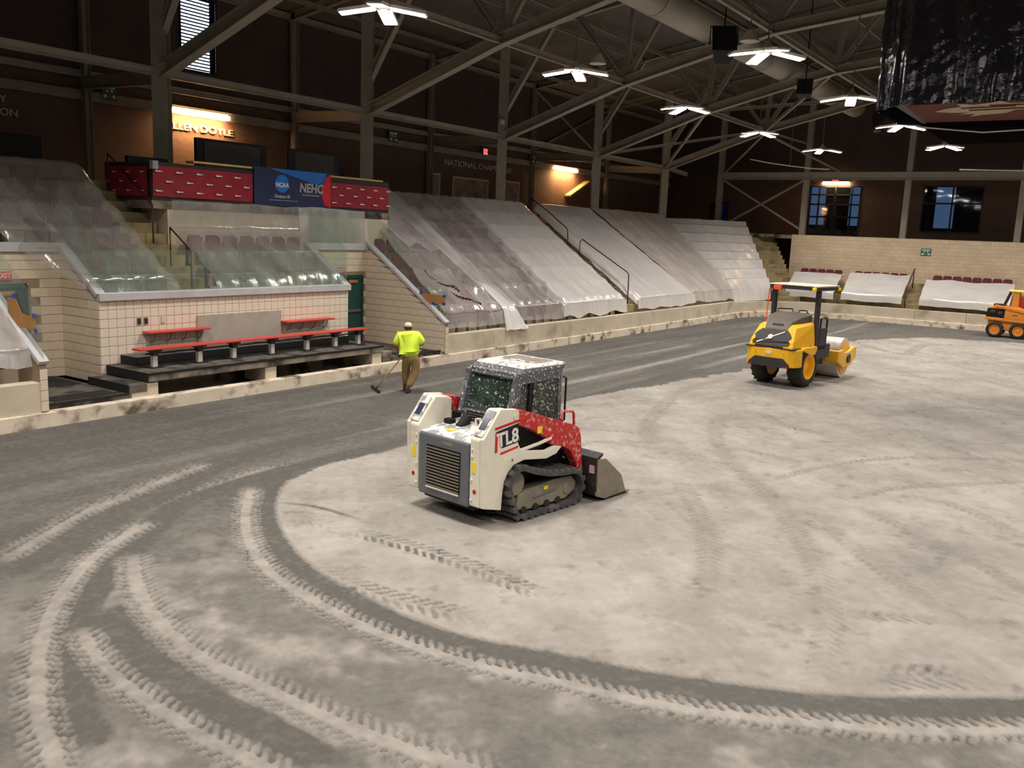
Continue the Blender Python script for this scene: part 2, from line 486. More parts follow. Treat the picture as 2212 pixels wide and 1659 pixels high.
def vnoise(x, y, sc, seed, oct=4):
    """value noise on numpy arrays, 0..1"""
    tot = np.zeros_like(x); amp = 1.0; nrm = 0.0
    for o in range(oct):
        xs = x * sc + 37.1 * seed + 11.3 * o; ys = y * sc - 19.7 * seed + 5.9 * o
        xi = np.floor(xs).astype(np.int64); yi = np.floor(ys).astype(np.int64)
        fx = xs - xi; fy = ys - yi
        fx = fx * fx * (3 - 2 * fx); fy = fy * fy * (3 - 2 * fy)

        def h(a, b):
            n = (a * 374761393 + b * 668265263 + seed * 1442695) & 0x7fffffff
            n = ((n ^ (n >> 13)) * 1274126177) & 0x7fffffff
            return ((n ^ (n >> 16)) & 0xffff) / 65535.0
        v = (h(xi, yi) * (1 - fx) + h(xi + 1, yi) * fx) * (1 - fy) + (h(xi, yi + 1) * (1 - fx) + h(xi + 1, yi + 1) * fx) * fy
        tot += v * amp; nrm += amp; amp *= 0.55; sc *= 2.1
    return tot / nrm


def axis_steps(segs):
    out = []
    for a, b, s in segs:
        out += list(np.arange(a, b - 1e-6, s))
    return np.array(out + [segs[-1][1]])


GX = axis_steps([(NEAR_X, 2.4, 0.6), (2.4, 13.0, 0.032), (13.0, 20.0, 0.06), (20.0, 32, 0.10), (32, 50.2, 0.2)])
GY = axis_steps([(-10.2, -1.0, 0.5), (-1.0, 10.0, 0.032), (10.0, 16.48, 0.06)])
NXG, NYG = len(GX), len(GY)
XX, YY = np.meshgrid(GX, GY, indexing='ij')
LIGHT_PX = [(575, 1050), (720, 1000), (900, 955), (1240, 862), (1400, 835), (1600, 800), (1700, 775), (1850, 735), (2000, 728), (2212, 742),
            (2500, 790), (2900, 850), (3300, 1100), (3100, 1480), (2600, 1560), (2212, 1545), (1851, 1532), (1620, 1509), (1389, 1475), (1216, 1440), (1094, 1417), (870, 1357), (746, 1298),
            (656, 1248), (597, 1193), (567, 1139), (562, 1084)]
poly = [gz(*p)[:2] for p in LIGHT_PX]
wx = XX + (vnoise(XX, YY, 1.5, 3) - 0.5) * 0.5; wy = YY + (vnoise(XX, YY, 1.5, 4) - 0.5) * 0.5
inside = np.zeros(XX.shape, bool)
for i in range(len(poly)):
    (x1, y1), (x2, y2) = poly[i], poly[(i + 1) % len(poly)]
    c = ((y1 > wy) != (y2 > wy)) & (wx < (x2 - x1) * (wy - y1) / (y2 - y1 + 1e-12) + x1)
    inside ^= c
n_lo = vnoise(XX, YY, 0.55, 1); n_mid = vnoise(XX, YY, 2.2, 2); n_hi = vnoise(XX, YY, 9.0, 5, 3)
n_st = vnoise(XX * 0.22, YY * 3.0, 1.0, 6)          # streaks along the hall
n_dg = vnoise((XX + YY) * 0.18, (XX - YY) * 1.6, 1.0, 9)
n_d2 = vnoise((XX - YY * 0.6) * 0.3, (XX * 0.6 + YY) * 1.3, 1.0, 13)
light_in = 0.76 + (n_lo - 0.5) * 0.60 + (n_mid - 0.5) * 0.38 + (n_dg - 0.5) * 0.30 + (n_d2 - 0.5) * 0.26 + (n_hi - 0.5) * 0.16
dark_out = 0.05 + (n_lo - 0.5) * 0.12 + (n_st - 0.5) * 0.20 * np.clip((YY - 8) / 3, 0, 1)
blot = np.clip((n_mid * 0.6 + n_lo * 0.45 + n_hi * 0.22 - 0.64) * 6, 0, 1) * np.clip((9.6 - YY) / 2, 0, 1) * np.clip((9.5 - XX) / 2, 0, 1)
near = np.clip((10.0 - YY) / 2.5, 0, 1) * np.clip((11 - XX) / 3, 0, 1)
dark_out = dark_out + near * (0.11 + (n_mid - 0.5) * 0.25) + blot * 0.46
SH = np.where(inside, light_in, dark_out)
HT = (n_mid - 0.5) * 0.012 + (n_hi - 0.5) * 0.007
for y0, w, a in ((10.75, 0.14, 0.60), (12.05, 0.15, 0.55), (13.3, 0.11, 0.38), (14.6, 0.12, 0.22)):
    yy = y0 + (vnoise(XX, XX * 0, 0.18, int(y0 * 10), 2) - 0.5) * 0.35
    SH += a * np.exp(-((YY - yy) / w) ** 2) * np.clip((XX - 11) / 5, 0, 1) * np.clip((n_st - 0.30) * 3, 0, 1.2) * (0.6 + 0.8 * n_hi) * (~inside)
for y0 in (10.75, 11.85, 12.8):
    yy = y0 + (vnoise(XX, XX * 0, 0.18, int(y0 * 7), 2) - 0.5) * 0.35
    SH -= 0.07 * np.exp(-((YY - yy) / 0.16) ** 2) * np.clip((XX - 11) / 5, 0, 1)


def splat(pts, half, fn):
    line = smooth_line(pts)
    d = np.gradient(line, axis=0); L_ = np.linalg.norm(d, axis=1, keepdims=True); L_[L_ == 0] = 1; d /= L_
    nrm = np.stack([-d[:, 1], d[:, 0]], 1)
    s = np.concatenate([[0], np.cumsum(np.linalg.norm(np.diff(line, axis=0), axis=1))])
    offs = np.arange(-half, half + 1e-6, 0.012)
    px = line[:, None, 0] + nrm[:, None, 0] * offs[None]
    py = line[:, None, 1] + nrm[:, None, 1] * offs[None]
    S, D = np.broadcast_to(s[:, None], px.shape), np.broadcast_to(offs[None], px.shape)
    ix = np.clip(np.searchsorted(GX, px), 0, NXG - 1); iy = np.clip(np.searchsorted(GY, py), 0, NYG - 1)
    fn(ix.ravel(), iy.ravel(), S.ravel(), D.ravel(), s[-1])


def tread(w, hi=0.62, lo=0.04, pitch=0.115, center=0.36):
    """tyre print: pale rib down the middle, slanting lugs to both sides"""
    def fn(ix, iy, S, D, tot):
        a = np.abs(D) / w
        ph = ((S + np.abs(D) * 0.75 + np.where(D > 0, 0, pitch / 2)) / pitch) % 1.0
        lug = ph < 0.52
        fade = np.clip(np.minimum(S, tot - S) / 0.25, 0, 1)
        nz = n_mid[ix, iy] * 0.5 + n_hi[ix, iy] * 0.5
        v = np.where(a < center, hi, np.where(lug, hi * 0.78, lo)) + (nz - 0.5) * 0.55
        k = fade * np.clip(0.35 + 1.3 * nz, 0, 1) * np.where(a < 0.8, 1.0, 0.5)
        SH[ix, iy] = SH[ix, iy] * (1 - k) + v * k
        HT[ix, iy] = np.where(a < center, 0.002, np.where(lug, 0.006, -0.016)) * k
    return fn


def band(w, val=0.05, soft=0.25, depth=-0.008, alpha=0.92):
    """smooth rolled band of damp sand"""
    def fn(ix, iy, S, D, tot):
        a = np.clip((1 - np.abs(D) / w) / soft, 0, 1) * alpha * np.clip(np.minimum(S, tot - S) / 0.4, 0, 1)
        nz = n_hi[ix, iy]
        a = np.where(np.abs(D) / w > 0.75, a * (0.5 + nz), a); a = np.clip(a, 0, 1)
        SH[ix, iy] = SH[ix, iy] * (1 - a) + (val + (nz - 0.5) * 0.06) * a
        HT[ix, iy] += depth * a * 0.5
    return fn


def chev(w, val=0.12, pitch=0.17, alpha=0.75, gap=0.5, gate=0.0):
    """row of dark lug prints on the pale sand"""
    def fn(ix, iy, S, D, tot):
        a = np.abs(D) / w
        ph = ((S - np.abs(D) * 0.9) / pitch) % 1.0
        nz = n_mid[ix, iy]
        k = alpha * (ph < gap) * np.clip(np.minimum(S, tot - S) / 0.5, 0, 1) * np.clip((nz - 0.36) * 5, gate, 1) * np.where(a < 0.15, 0.3, 1)
        SH[ix, iy] = SH[ix, iy] * (1 - k) + val * k
        HT[ix, iy] -= 0.006 * k
    return fn


def scuff(w, val, alpha):
    def fn(ix, iy, S, D, tot):
        k = alpha * np.exp(-(D / w * 1.6) ** 2) * (0.35 + 1.1 * n_mid[ix, iy])
        k = np.clip(k, 0, 1)
        SH[ix, iy] = SH[ix, iy] * (1 - k * 0.25) + val * k * 0.25
        HT[ix, iy] -= 0.002 * k
    return fn


TR_T3 = [(0, 1218), (99, 1154), (199, 1099), (278, 1069), (348, 1039), (462, 999)]
splat([(0, 1250), (125, 1172), (249, 1109), (348, 1064), (422, 1029), (497, 994), (646, 955), (845, 910)], 0.30, band(0.30, 0.0, alpha=1.0))
splat(TR_T3, 0.18, tread(0.18, 0.52))
splat([(368, 1096), (447, 1059), (547, 1022), (676, 997)], 0.17, tread(0.17, 0.55))
splat([(214, 1646), (154, 1556), (137, 1462), (149, 1372), (189, 1288), (258, 1213), (330, 1140), (400, 1085), (560, 1030), (700, 995), (900, 950)], 0.24, band(0.24, 0.0, alpha=1.0))
splat([(130, 1690), (114, 1646), (82, 1546), (77, 1447), (99, 1347), (149, 1258), (209, 1198), (278, 1153), (333, 1124)], 0.18, tread(0.18, 0.66))
splat([(224, 1298), (259, 1357), (348, 1447), (447, 1517), (547, 1561), (696, 1646), (760, 1690)], 0.22, band(0.22, 0.0, alpha=1.0))
splat([(174, 1357), (209, 1422), (278, 1487), (378, 1556), (472, 1611), (572, 1659), (640, 1690)], 0.17, tread(0.17, 0.64))
splat([(288, 1198), (298, 1268), (348, 1348), (447, 1427), (572, 1487), (696, 1546), (845, 1606), (995, 1656), (1100, 1690)], 0.21, tread(0.21, 0.66, 0.12))
MAIN_D = [(640, 1020), (592, 1039), (562, 1084), (567, 1139), (597, 1193), (656, 1248), (746, 1298), (870, 1357), (995, 1397), (1094, 1417), (1216, 1440), (1389, 1475),
          (1620, 1509), (1851, 1532), (2212, 1538), (2400, 1535)]
splat(MAIN_D, 0.24, band(0.26, 0.0, 0.22, alpha=1.0))
MAIN_T = [(547, 1054), (532, 1114), (542, 1174), (587, 1238), (671, 1293), (796, 1357), (945, 1412), (1094, 1452), (1216, 1475), (1447, 1527), (1678, 1555), (1967, 1579), (2212, 1579), (2400, 1575)]
splat(MAIN_T, 0.185, tread(0.185, 0.70, 0.03))
splat([(751, 1144), (895, 1183), (1044, 1233), (1100, 1258), (1187, 1290)], 0.16, chev(0.16, 0.04, 0.14, 1.0, 0.55, 0.6))
splat([(661, 1218), (796, 1278), (945, 1318), (1084, 1347)], 0.18, chev(0.18, 0.12, 0.15, 0.85, 0.5, 0.4))
splat([(587, 1109), (660, 1122), (746, 1144)], 0.14, chev(0.14, 0.25, 0.16, 0.7, 0.35, 0.6))
splat([(590, 1085), (680, 1095), (790, 1125)], 0.06, band(0.06, 0.08, 0.6))
for pts, w, al in (([(1412, 960), (1395, 925), (1424, 885), (1476, 844), (1574, 816)], 0.22, 0.45),
                   ([(1562, 896), (1545, 925), (1562, 977), (1609, 1024), (1672, 1081), (1724, 1151), (1770, 1232), (1788, 1313), (1788, 1422), (1765, 1509)], 0.22, 0.42),
                   ([(1470, 1047), (1516, 1116), (1536, 1191), (1528, 1278), (1499, 1353)], 0.22, 0.40),
                   ([(1638, 891), (1701, 920), (1776, 937)], 0.20, 0.75), ([(1580, 966), (1736, 1000)], 0.12, 0.6),
                   ([(1678, 1035), (1794, 1006), (1967, 989), (2212, 995)], 0.10, 0.6), ([(1840, 1076), (1967, 1053), (2212, 1041)], 0.10, 0.55),
                   ([(1955, 1070), (2083, 1099), (2212, 1162)], 0.16, 0.5), ([(1875, 1105), (2025, 1174), (2140, 1232), (2212, 1278)], 0.18, 0.45),
                   ([(1794, 1139), (1909, 1232), (2048, 1330)], 0.18, 0.5), ([(1794, 1324), (1967, 1336), (2212, 1353)], 0.16, 0.6),
                   ([(1799, 1475), (1967, 1463), (2140, 1469)], 0.30, 0.8), ([(1190, 1000), (1280, 955), (1420, 970)], 0.12, 0.4),
                   ([(1250, 925), (1400, 938)], 0.05, 0.9), ([(1830, 735), (1945, 765), (2000, 745), (2100, 748)], 0.25, 0.6),
                   ([(1900, 900), (2060, 880), (2212, 900)], 0.2, 0.4)):
    splat(pts, w * 1.1, scuff(w * 1.1, 0.18, 1.6))
    splat(pts, w * 0.75, chev(w * 0.75, 0.22, 0.15, al * 1.1, 0.42, 0.08))
for pts, w, v, al in (([(1892, 1116), (1782, 1238), (1650, 1330)], 0.2, 1.1, 1.0), ([(1750, 1480), (1800, 1290), (1850, 1100)], 0.25, 1.1, 0.8),
                      ([(1560, 1180), (1650, 1120), (1780, 1050)], 0.25, 1.05, 0.8), ([(1320, 1250), (1480, 1180), (1560, 1100)], 0.3, 0.3, 0.8),
                      ([(1900, 1240), (2060, 1300), (2180, 1420)], 0.4, 0.35, 1.0), ([(2000, 1130), (2150, 1190), (2212, 1230)], 0.4, 0.35, 1.0),
                      ([(1250, 1210), (1400, 1150), (1490, 1080)], 0.4, 0.35, 0.9), ([(1290, 1330), (1380, 1310), (1500, 1320)], 0.2, 0.3, 1.0),
                      ([(1800, 760), (1950, 800), (2150, 810)], 0.7, 0.35, 1.0), ([(1620, 830), (1800, 870), (2000, 900), (2200, 960)], 0.8, 0.4, 1.0),
                      ([(1650, 700), (1900, 720), (2212, 745)], 0.5, 0.1, 1.0)):
    splat(pts, w, scuff(w, v, al))
n_fl = vnoise(XX, YY, 5.0, 21, 3)
SH -= np.clip((n_fl - 0.66) * 5, 0, 1) * 0.30 * inside
SH += (n_hi - 0.5) * 0.14
SH = np.clip(SH, 0, 1)
nv = NXG * NYG
co = np.stack([XX.ravel(), YY.ravel(), HT.ravel()], 1).astype(np.float32)
ii, jj = np.meshgrid(np.arange(NXG - 1), np.arange(NYG - 1), indexing='ij')
a = (ii * NYG + jj).ravel()
quads = np.stack([a, a + NYG, a + NYG + 1, a + 1], 1).astype(np.int32)
# drop the sand outside the rounded far corner and beyond the kerb
cxm = XX[:-1, :-1].ravel(); cym = YY[:-1, :-1].ravel()
outc = (cxm > ARC_C[0]) & (cym > ARC_C[1]) & (np.hypot(cxm - ARC_C[0], cym - ARC_C[1]) > ARC_R + 0.1)
quads = quads[~outc]
me = bpy.data.meshes.new('floor')
me.vertices.add(nv); me.vertices.foreach_set('co', co.ravel())
me.loops.add(quads.size); me.loops.foreach_set('vertex_index', quads.ravel())
me.polygons.add(len(quads))
me.polygons.foreach_set('loop_start', np.arange(0, quads.size, 4, dtype=np.int32))
me.polygons.foreach_set('use_smooth', np.ones(len(quads), bool))
me.update(calc_edges=True)
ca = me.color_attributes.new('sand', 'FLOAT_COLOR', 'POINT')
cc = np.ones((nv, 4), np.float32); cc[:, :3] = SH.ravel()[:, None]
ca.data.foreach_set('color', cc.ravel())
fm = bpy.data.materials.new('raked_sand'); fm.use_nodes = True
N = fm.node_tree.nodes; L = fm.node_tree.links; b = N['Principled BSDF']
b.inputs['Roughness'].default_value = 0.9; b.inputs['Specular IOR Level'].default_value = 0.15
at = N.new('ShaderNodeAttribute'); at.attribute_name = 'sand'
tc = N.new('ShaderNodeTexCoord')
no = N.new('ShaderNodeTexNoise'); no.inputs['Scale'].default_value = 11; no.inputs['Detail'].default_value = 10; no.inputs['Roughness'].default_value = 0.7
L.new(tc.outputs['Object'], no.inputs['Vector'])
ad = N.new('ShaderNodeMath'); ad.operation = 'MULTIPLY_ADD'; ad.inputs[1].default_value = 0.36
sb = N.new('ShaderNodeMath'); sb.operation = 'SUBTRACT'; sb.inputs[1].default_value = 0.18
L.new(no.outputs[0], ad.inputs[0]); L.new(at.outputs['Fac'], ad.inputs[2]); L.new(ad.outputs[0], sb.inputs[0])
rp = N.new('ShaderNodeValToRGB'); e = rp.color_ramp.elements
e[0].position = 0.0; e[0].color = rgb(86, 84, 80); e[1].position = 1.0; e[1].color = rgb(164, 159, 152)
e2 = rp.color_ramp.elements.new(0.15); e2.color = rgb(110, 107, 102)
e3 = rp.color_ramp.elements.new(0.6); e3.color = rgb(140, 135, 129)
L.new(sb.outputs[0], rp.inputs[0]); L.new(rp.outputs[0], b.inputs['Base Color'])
n2 = N.new('ShaderNodeTexNoise'); n2.inputs['Scale'].default_value = 60; n2.inputs['Detail'].default_value = 5
L.new(tc.outputs['Object'], n2.inputs['Vector'])
bp = N.new('ShaderNodeBump'); bp.inputs['Strength'].default_value = 0.5; bp.inputs['Distance'].default_value = 0.01
L.new(n2.outputs[0], bp.inputs['Height']); L.new(bp.outputs[0], b.inputs['Normal'])
me.materials.append(fm)
fo = bpy.data.objects.new('floor', me); COL.objects.link(fo)
struct(fo, 'dark and pale raked sand floor marked with curved tyre tracks')
struct(MB().box(NEAR_X, WALL_X, RIGHT_Y, WALL_Y, -0.4, -0.05).build('floor_slab', CONCD))

# ------------------------------------------------------------------ kerb and front wall of the stands
def rim(off, x_from, y_to, n=18):
    """plan line of the rink edge moved outwards by off"""
    pts = [(x_from, RINK_Y + off), (30, RINK_Y + off), (ARC_C[0], RINK_Y + off)]
    for i in range(1, n):
        t = math.pi / 2 * (1 - i / n)
        pts.append((ARC_C[0] + (ARC_R + off) * math.cos(t), ARC_C[1] + (ARC_R + off) * math.sin(t)))
    return pts + [(END_X + off, ARC_C[1]), (END_X + off, y_to)]


def strip_wall(a, b, z0, z1, mb=None):
    mb = mb or MB()
    rings = [[(p[0], p[1], z0), (q[0], q[1], z0), (q[0], q[1], z1), (p[0], p[1], z1)] for p, q in zip(a, b)]
    return mb.loft(rings)


struct(strip_wall(rim(0.0, NEAR_X, -10), rim(0.24, NEAR_X, -10), -0.05, 0.28).build('kerb', KERBM, bevel=0.015), 'white painted dasher kerb with dirt stains around the sand')
# front wall of the stands: concrete panels, each its own piece
FW = struct(MB().box(20.62, 20.66, 16.52, 16.9, 0.25, 0.84).build('wall_stand_front', CONC))


def panel_run(xs, z1):
    for x0, x1 in zip(xs[:-1], xs[1:]):
        MB().box(x0 + 0.006, x1 - 0.006, 16.46, 16.74, 0.26, z1).build('panel', CONC, FW, bevel=0.01)


panel_run([20.75, 23.1, 25.5, 27.9, 30.3, 32.7, 35.1, 37.5, 39.9, 42.3, 44.5], 0.86)
panel_run([1.0, 3.4, 5.8, 8.57], 0.86)
ra, rb = rim(0.08, 44.5, -10)[2:], rim(0.34, 44.5, -10)[2:]
for k in range(0, 18, 3):
    strip_wall(ra[k:k + 4], rb[k:k + 4], 0.26, 0.80).build('panel', CONC, FW)
yy = [11.2, 8.8, 6.4, 4.0, 1.6, -0.8, -3.2, -5.6, -10]
for y0, y1 in zip(yy[:-1], yy[1:]):
    MB().box(END_X + 0.08, END_X + 0.34, y1 + 0.006, y0 - 0.006, 0.26, 0.80).build('panel', CONC, FW, bevel=0.01)

# ------------------------------------------------------------------ concrete terraces
PITCH, RISE, ROW0Y, ROW0Z = 0.74, 0.51, 16.50, 0.75


def row_y(i): return ROW0Y + PITCH * i
def row_z(i): return ROW0Z + RISE * i
def film_z(y): return 1.2 + 0.69 * (y - 16.4)


def terrace(x0, x1, r0, r1, parent):
    for i in range(r0, r1 + 1):
        MB().box(x0, x1, row_y(i) + (0.2 if i == 0 else 0), row_y(i + 1) + 0.02, row_z(i) - RISE - 0.05, row_z(i)).build('terrace_row', CONC, parent)


ST = struct(MB().box(NEAR_X, WALL_X, row_y(8), WALL_Y, 4.1, 4.4).build('floor_concourse', CONCD), 'concrete concourse slab behind the stands')
STL = struct(MB().box(NEAR_X, 8.72, 17.0, 22.4, 0.0, 0.3).build('floor_stand_base', CONCD))
terrace(1.0, 8.62, 0, 7, STL)
terrace(8.62, 10.78, 5, 7, STL)
terrace(10.78, 12.85, 3, 7, STL)
MB().box(10.85, 12.85, 18.36, row_y(3) + 0.02, 0.9, row_z(2)).build('terrace_row', CONC, STL)
MB().box(13.95, 18.22, 18.36, row_y(3) + 0.02, 0.9, row_z(2)).build('terrace_row', CONC, STL)
terrace(13.95, 18.22, 3, 4, STL)
terrace(20.78, 22.1, 0, 4, STL)
terrace(22.1, 32.75, 0, 7, STL)
terrace(33.55, 44.6, 0, 7, STL)


def steps(x0, x1, y0, n, parent, zend):
    """aisle stair of half-height steps"""
    for k in range(n):
        ya = y0 + k * PITCH / 2; z = zend(ya)
        MB().box(x0, x1, ya, ya + PITCH / 2 + 0.03, z - 0.30, z).build('step', CONCY, parent, bevel=0.012)


def aisle_z(y): return ROW0Z + (y - ROW0Y) * RISE / PITCH + RISE / 2


A1 = thing('aisle_stair', 'yellowish concrete aisle steps climbing beside the red banner stand', 'stairs', (0, 0, 0))
steps(12.87, 13.93, 18.38, 11, A1, aisle_z)
A2 = thing('aisle_stair', 'narrow concrete aisle steps between two milky plastic covered seat blocks', 'stairs', (0, 0, 0))
steps(32.77, 33.53, 16.76, 15, A2, aisle_z)
# corner block of the stands: fan-shaped rows between two slanted edges
C_BL, C_BR, C_TR, C_TL = Vector((44.75, 16.75, 0)), Vector((49.1, 16.2, 0)), Vector((52.4, 19.2, 0)), Vector((47.3, 22.3, 0))


def fan(u, v): return C_BL.lerp(C_BR, u).lerp(C_TL.lerp(C_TR, u), v)


for i in range(8):
    v0, v1 = i / 8, (i + 1) / 8 + 0.01
    mb = MB(); ring = []
    for u in (0.0, 0.5, 1.0):
        p, q = fan(u, v0), fan(u, v1); z = 0.62 + 0.49 * i
        ring.append([(p.x, p.y, z - 0.6), (q.x, q.y, z - 0.6), (q.x, q.y, z), (p.x, p.y, z)])
    mb.loft(ring).build('terrace_row', CONC, STL)
A3 = thing('aisle_stair', 'wide yellowish concrete steps in the far corner beside the cream block wall', 'stairs', (0, 0, 0))
s0, s1 = Vector((49.75, 15.55, 0)), Vector((53.5, 18.75, 0)); sd = (s1 - s0).normalized(); sn = Vector((-sd.y, sd.x, 0))
for k in range(15):
    p = s0.lerp(s1, k / 15); q = s0.lerp(s1, (k + 1) / 15 + 0.01); z = 0.75 + 0.245 * (k + 1)
    ring = []
    for c_ in (p, q):
        l, r = c_ + sn * 0.62, c_ - sn * 0.85
        ring.append([(l.x, l.y, z - 0.4), (r.x, r.y, z - 0.4), (r.x, r.y, z), (l.x, l.y, z)])
    MB().loft(ring).build('step', CONCY, A3)
# end stand: three rows in front of the cream block wall
STE = struct(MB().box(END_X + 0.3, 52.75, -10, 16.5, 0.0, 0.3).build('floor_end_stand_base', CONCD))
for i in range(3):
    MB().box(END_X + 0.62 + 0.74 * i - (0.3 if i == 0 else 0), END_X + 0.62 + 0.74 * (i + 1) + 0.02, -10, 15.2 + 0.45 * i, 0.2 + 0.51 * i, 0.74 + 0.51 * i).build('terrace_row', CONCY, STE)
A4 = thing('aisle_stair', 'short yellowish concrete steps between the plastic covered end seats', 'stairs')
for k in range(6):
    MB().box(END_X + 0.42 + 0.37 * k, END_X + 0.42 + 0.37 * (k + 1), 8.75, 9.55, 0.745, 0.78 + 0.255 * k).build('step', CONCY, A4, bevel=0.012)
struct(MB().box(52.75, 53.0, RIGHT_Y, 16.45, 0, 4.43).build('wall_end_tiled', TILEFAR))
struct(MB().box(53.0, WALL_X, 16.2, 16.45, 0.0, 4.43).build('wall_end_return', TILEFAR))
struct(MB().box(52.76, WALL_X, RIGHT_Y, WALL_Y, 4.2, 4.40).build('floor_end_concourse', CONCD))


# ------------------------------------------------------------------ block walls round the players' bench
def block_wall(name, origin, udir, length, zt, bu, bh, z0, m, thick=0.2, bond=True, gap=0.004, holes=(), label=None, n=None):
    """mortar backing with separate proud blocks; zt(u) is the top edge, blocks cut along it"""
    u = Vector(udir); nrm = Vector(n)
    o = Vector(origin)
    N_ = 24
    back = MB()
    us = [length * k / N_ for k in range(N_ + 1)]
    cells = []
    ubr = sorted(set(us) | {h[0] for h in holes} | {h[1] for h in holes})
    for a_, b_ in zip(ubr[:-1], ubr[1:]):
        if b_ - a_ < 1e-5: continue
        bot = z0
        for h in holes:
            if a_ >= h[0] - 1e-6 and b_ <= h[1] + 1e-6: bot = h[3]
        ring = []
        for uu in (a_, b_):
            p = o + u * uu; q = p - nrm * thick
            ring.append([(p.x, p.y, bot), (q.x, q.y, bot), (q.x, q.y, zt(uu)), (p.x, p.y, zt(uu))])
        back.loft(ring)
    W = struct(back.build(name, MORTAR), label)
    shared = {}
    r = 0; z = z0
    while z < max(zt(0), zt(length)) - 0.02:
        uu = -(bu / 2 if (bond and r % 2) else 0)
        while uu < length - 0.01:
            a_, b_ = max(uu, 0) + gap, min(uu + bu, length) - gap
            uu += bu
            if b_ - a_ < 0.03: continue
            if any(a_ < h[1] - 0.02 and b_ > h[0] + 0.02 and z < h[3] - 0.02 and z + bh > h[2] + 0.02 for h in holes): continue
            ta, tb = min(z + bh - 0.008, zt(a_) - 0.004), min(z + bh - 0.008, zt(b_) - 0.004)
            if max(ta, tb) - z < 0.04: continue
            ta, tb = max(ta, z + 0.005), max(tb, z + 0.005)
            full = abs(ta - tb) < 1e-6 and abs(b_ - a_ - (bu - 2 * gap)) < 1e-6 and abs(ta - z - (bh - 0.008)) < 1e-6
            key = 'full' if full else None
            w = b_ - a_
            if key and key in shared: mesh = shared[key]
            else:
                c = 0.004; d = 0.012; cu = min(c, gap)
                mb = MB()

                def P(s, t, dd):
                    p = u * s + nrm * dd
                    return (p.x, p.y, t)
                h0, h1 = ta - z, tb - z
                vs = [P(0, 0, 0), P(w, 0, 0), P(w, h1, 0), P(0, h0, 0),
                      P(cu, c, d), P(w - cu, c, d), P(w - cu, max(h1 - c, c), d), P(cu, max(h0 - c, c), d)]
                mb.add(vs, [(4, 5, 6, 7), (0, 1, 5, 4), (1, 2, 6, 5), (2, 3, 7, 6), (3, 0, 4, 7)])
                mesh = mb.mesh('block'); mesh.materials.append(m)
                if key: shared[key] = mesh
            ob = place('block', mesh, m, W)
            p = o + u * a_
            ob.location = (p.x, p.y, z)
        z += bh; r += 1
    return W


BW_Y, RB_Y = 18.15, 19.72
XW = {'a': 8.7, 'b': 10.78, 'c': 18.27, 'd': 20.62}
block_wall('wall_bench', (XW['b'], BW_Y, 0), (1, 0, 0), XW['c'] - XW['b'], lambda u: 2.16, 0.205, 0.2, 0.36, BLOCK, 0.2, False, n=(0, -1, 0), label='cream square block wall behind the red players bench')
block_wall('wall_recess_back', (XW['c'], RB_Y, 0), (1, 0, 0), XW['d'] - XW['c'], lambda u: 3.22, 0.4, 0.2, 0.36, BLOCK2, 0.2, True, gap=0.0008,
           holes=[(1.40, 2.22, 0.3, 2.46)], n=(0, -1, 0))
block_wall('wall_recess_far_left', (XW['a'], RB_Y - 0.1, 0), (1, 0, 0), XW['b'] - XW['a'], lambda u: 3.14, 0.4, 0.2, 0.36, BLOCK2, 0.2, True, gap=0.0008,
           holes=[(0.52, 1.32, 0.3, 2.46)], n=(0, -1, 0))
block_wall('wall_side_sloped', (XW['d'], 16.47, 0), (0, 1, 0), RB_Y - 16.47, lambda u: min(1.16 + 0.69 * u, 3.22), 0.4, 0.2, 0.36, BLOCK2, 0.14, True, gap=0.0008, n=(-1, 0, 0))
block_wall('wall_side_bench', (XW['b'], BW_Y, 0), (0, 1, 0), RB_Y - 0.1 - BW_Y, lambda u: min(2.2 + 0.69 * u, 3.14), 0.4, 0.2, 0.36, BLOCK2, 0.14, True, gap=0.0008, n=(-1, 0, 0))
block_wall('wall_side_far_left', (XW['a'], 16.47, 0), (0, 1, 0), RB_Y - 16.47, lambda u: 1.16 + 0.69 * u, 0.4, 0.2, 0.36, BLOCK2, 0.14, True, gap=0.0008, n=(1, 0, 0))
block_wall('wall_pier_end', (XW['d'], 16.46, 0), (1, 0, 0), 0.15, lambda u: 1.14, 0.15, 0.2, 0.3, BLOCK2, 0.1, False, n=(0, -1, 0))
block_wall('wall_pier_far_left', (XW['a'] - 0.14, 16.46, 0), (1, 0, 0), 0.15, lambda u: 1.14, 0.15, 0.2, 0.3, BLOCK2, 0.1, False, n=(0, -1, 0))


def trim(k, p, q, w=0.26, h=0.15, up=(0, 0, 1)):
    struct(MB().beam(p, q, w, h, up).build('trim_%d' % k, CAP, bevel=0.012))


trim(1, (XW['b'] - 0.02, BW_Y + 0.06, 2.24), (XW['c'] + 0.04, BW_Y + 0.06, 2.24), 0.30, 0.17)
trim(2, (XW['d'] + 0.05, 16.44, 1.22), (XW['d'] + 0.05, RB_Y, 1.22 + 0.69 * (RB_Y - 16.44)), 0.2, 0.09)
trim(3, (XW['c'] - 0.06, BW_Y - 0.02, 2.28), (XW['c'] - 0.06, RB_Y, 2.28 + 0.69 * (RB_Y - BW_Y)), 0.22, 0.10)
trim(4, (XW['c'] - 0.1, RB_Y + 0.05, 3.32), (XW['d'] + 0.12, RB_Y + 0.05, 3.32), 0.26, 0.20)
trim(5, (XW['b'] + 0.04, BW_Y - 0.02, 2.28), (XW['b'] + 0.04, RB_Y - 0.1, 2.28 + 0.69 * (RB_Y - 0.1 - BW_Y)), 0.22, 0.10)
trim(6, (XW['a'] - 0.1, RB_Y - 0.05, 3.24), (XW['b'] + 0.1, RB_Y - 0.05, 3.24), 0.26, 0.20)
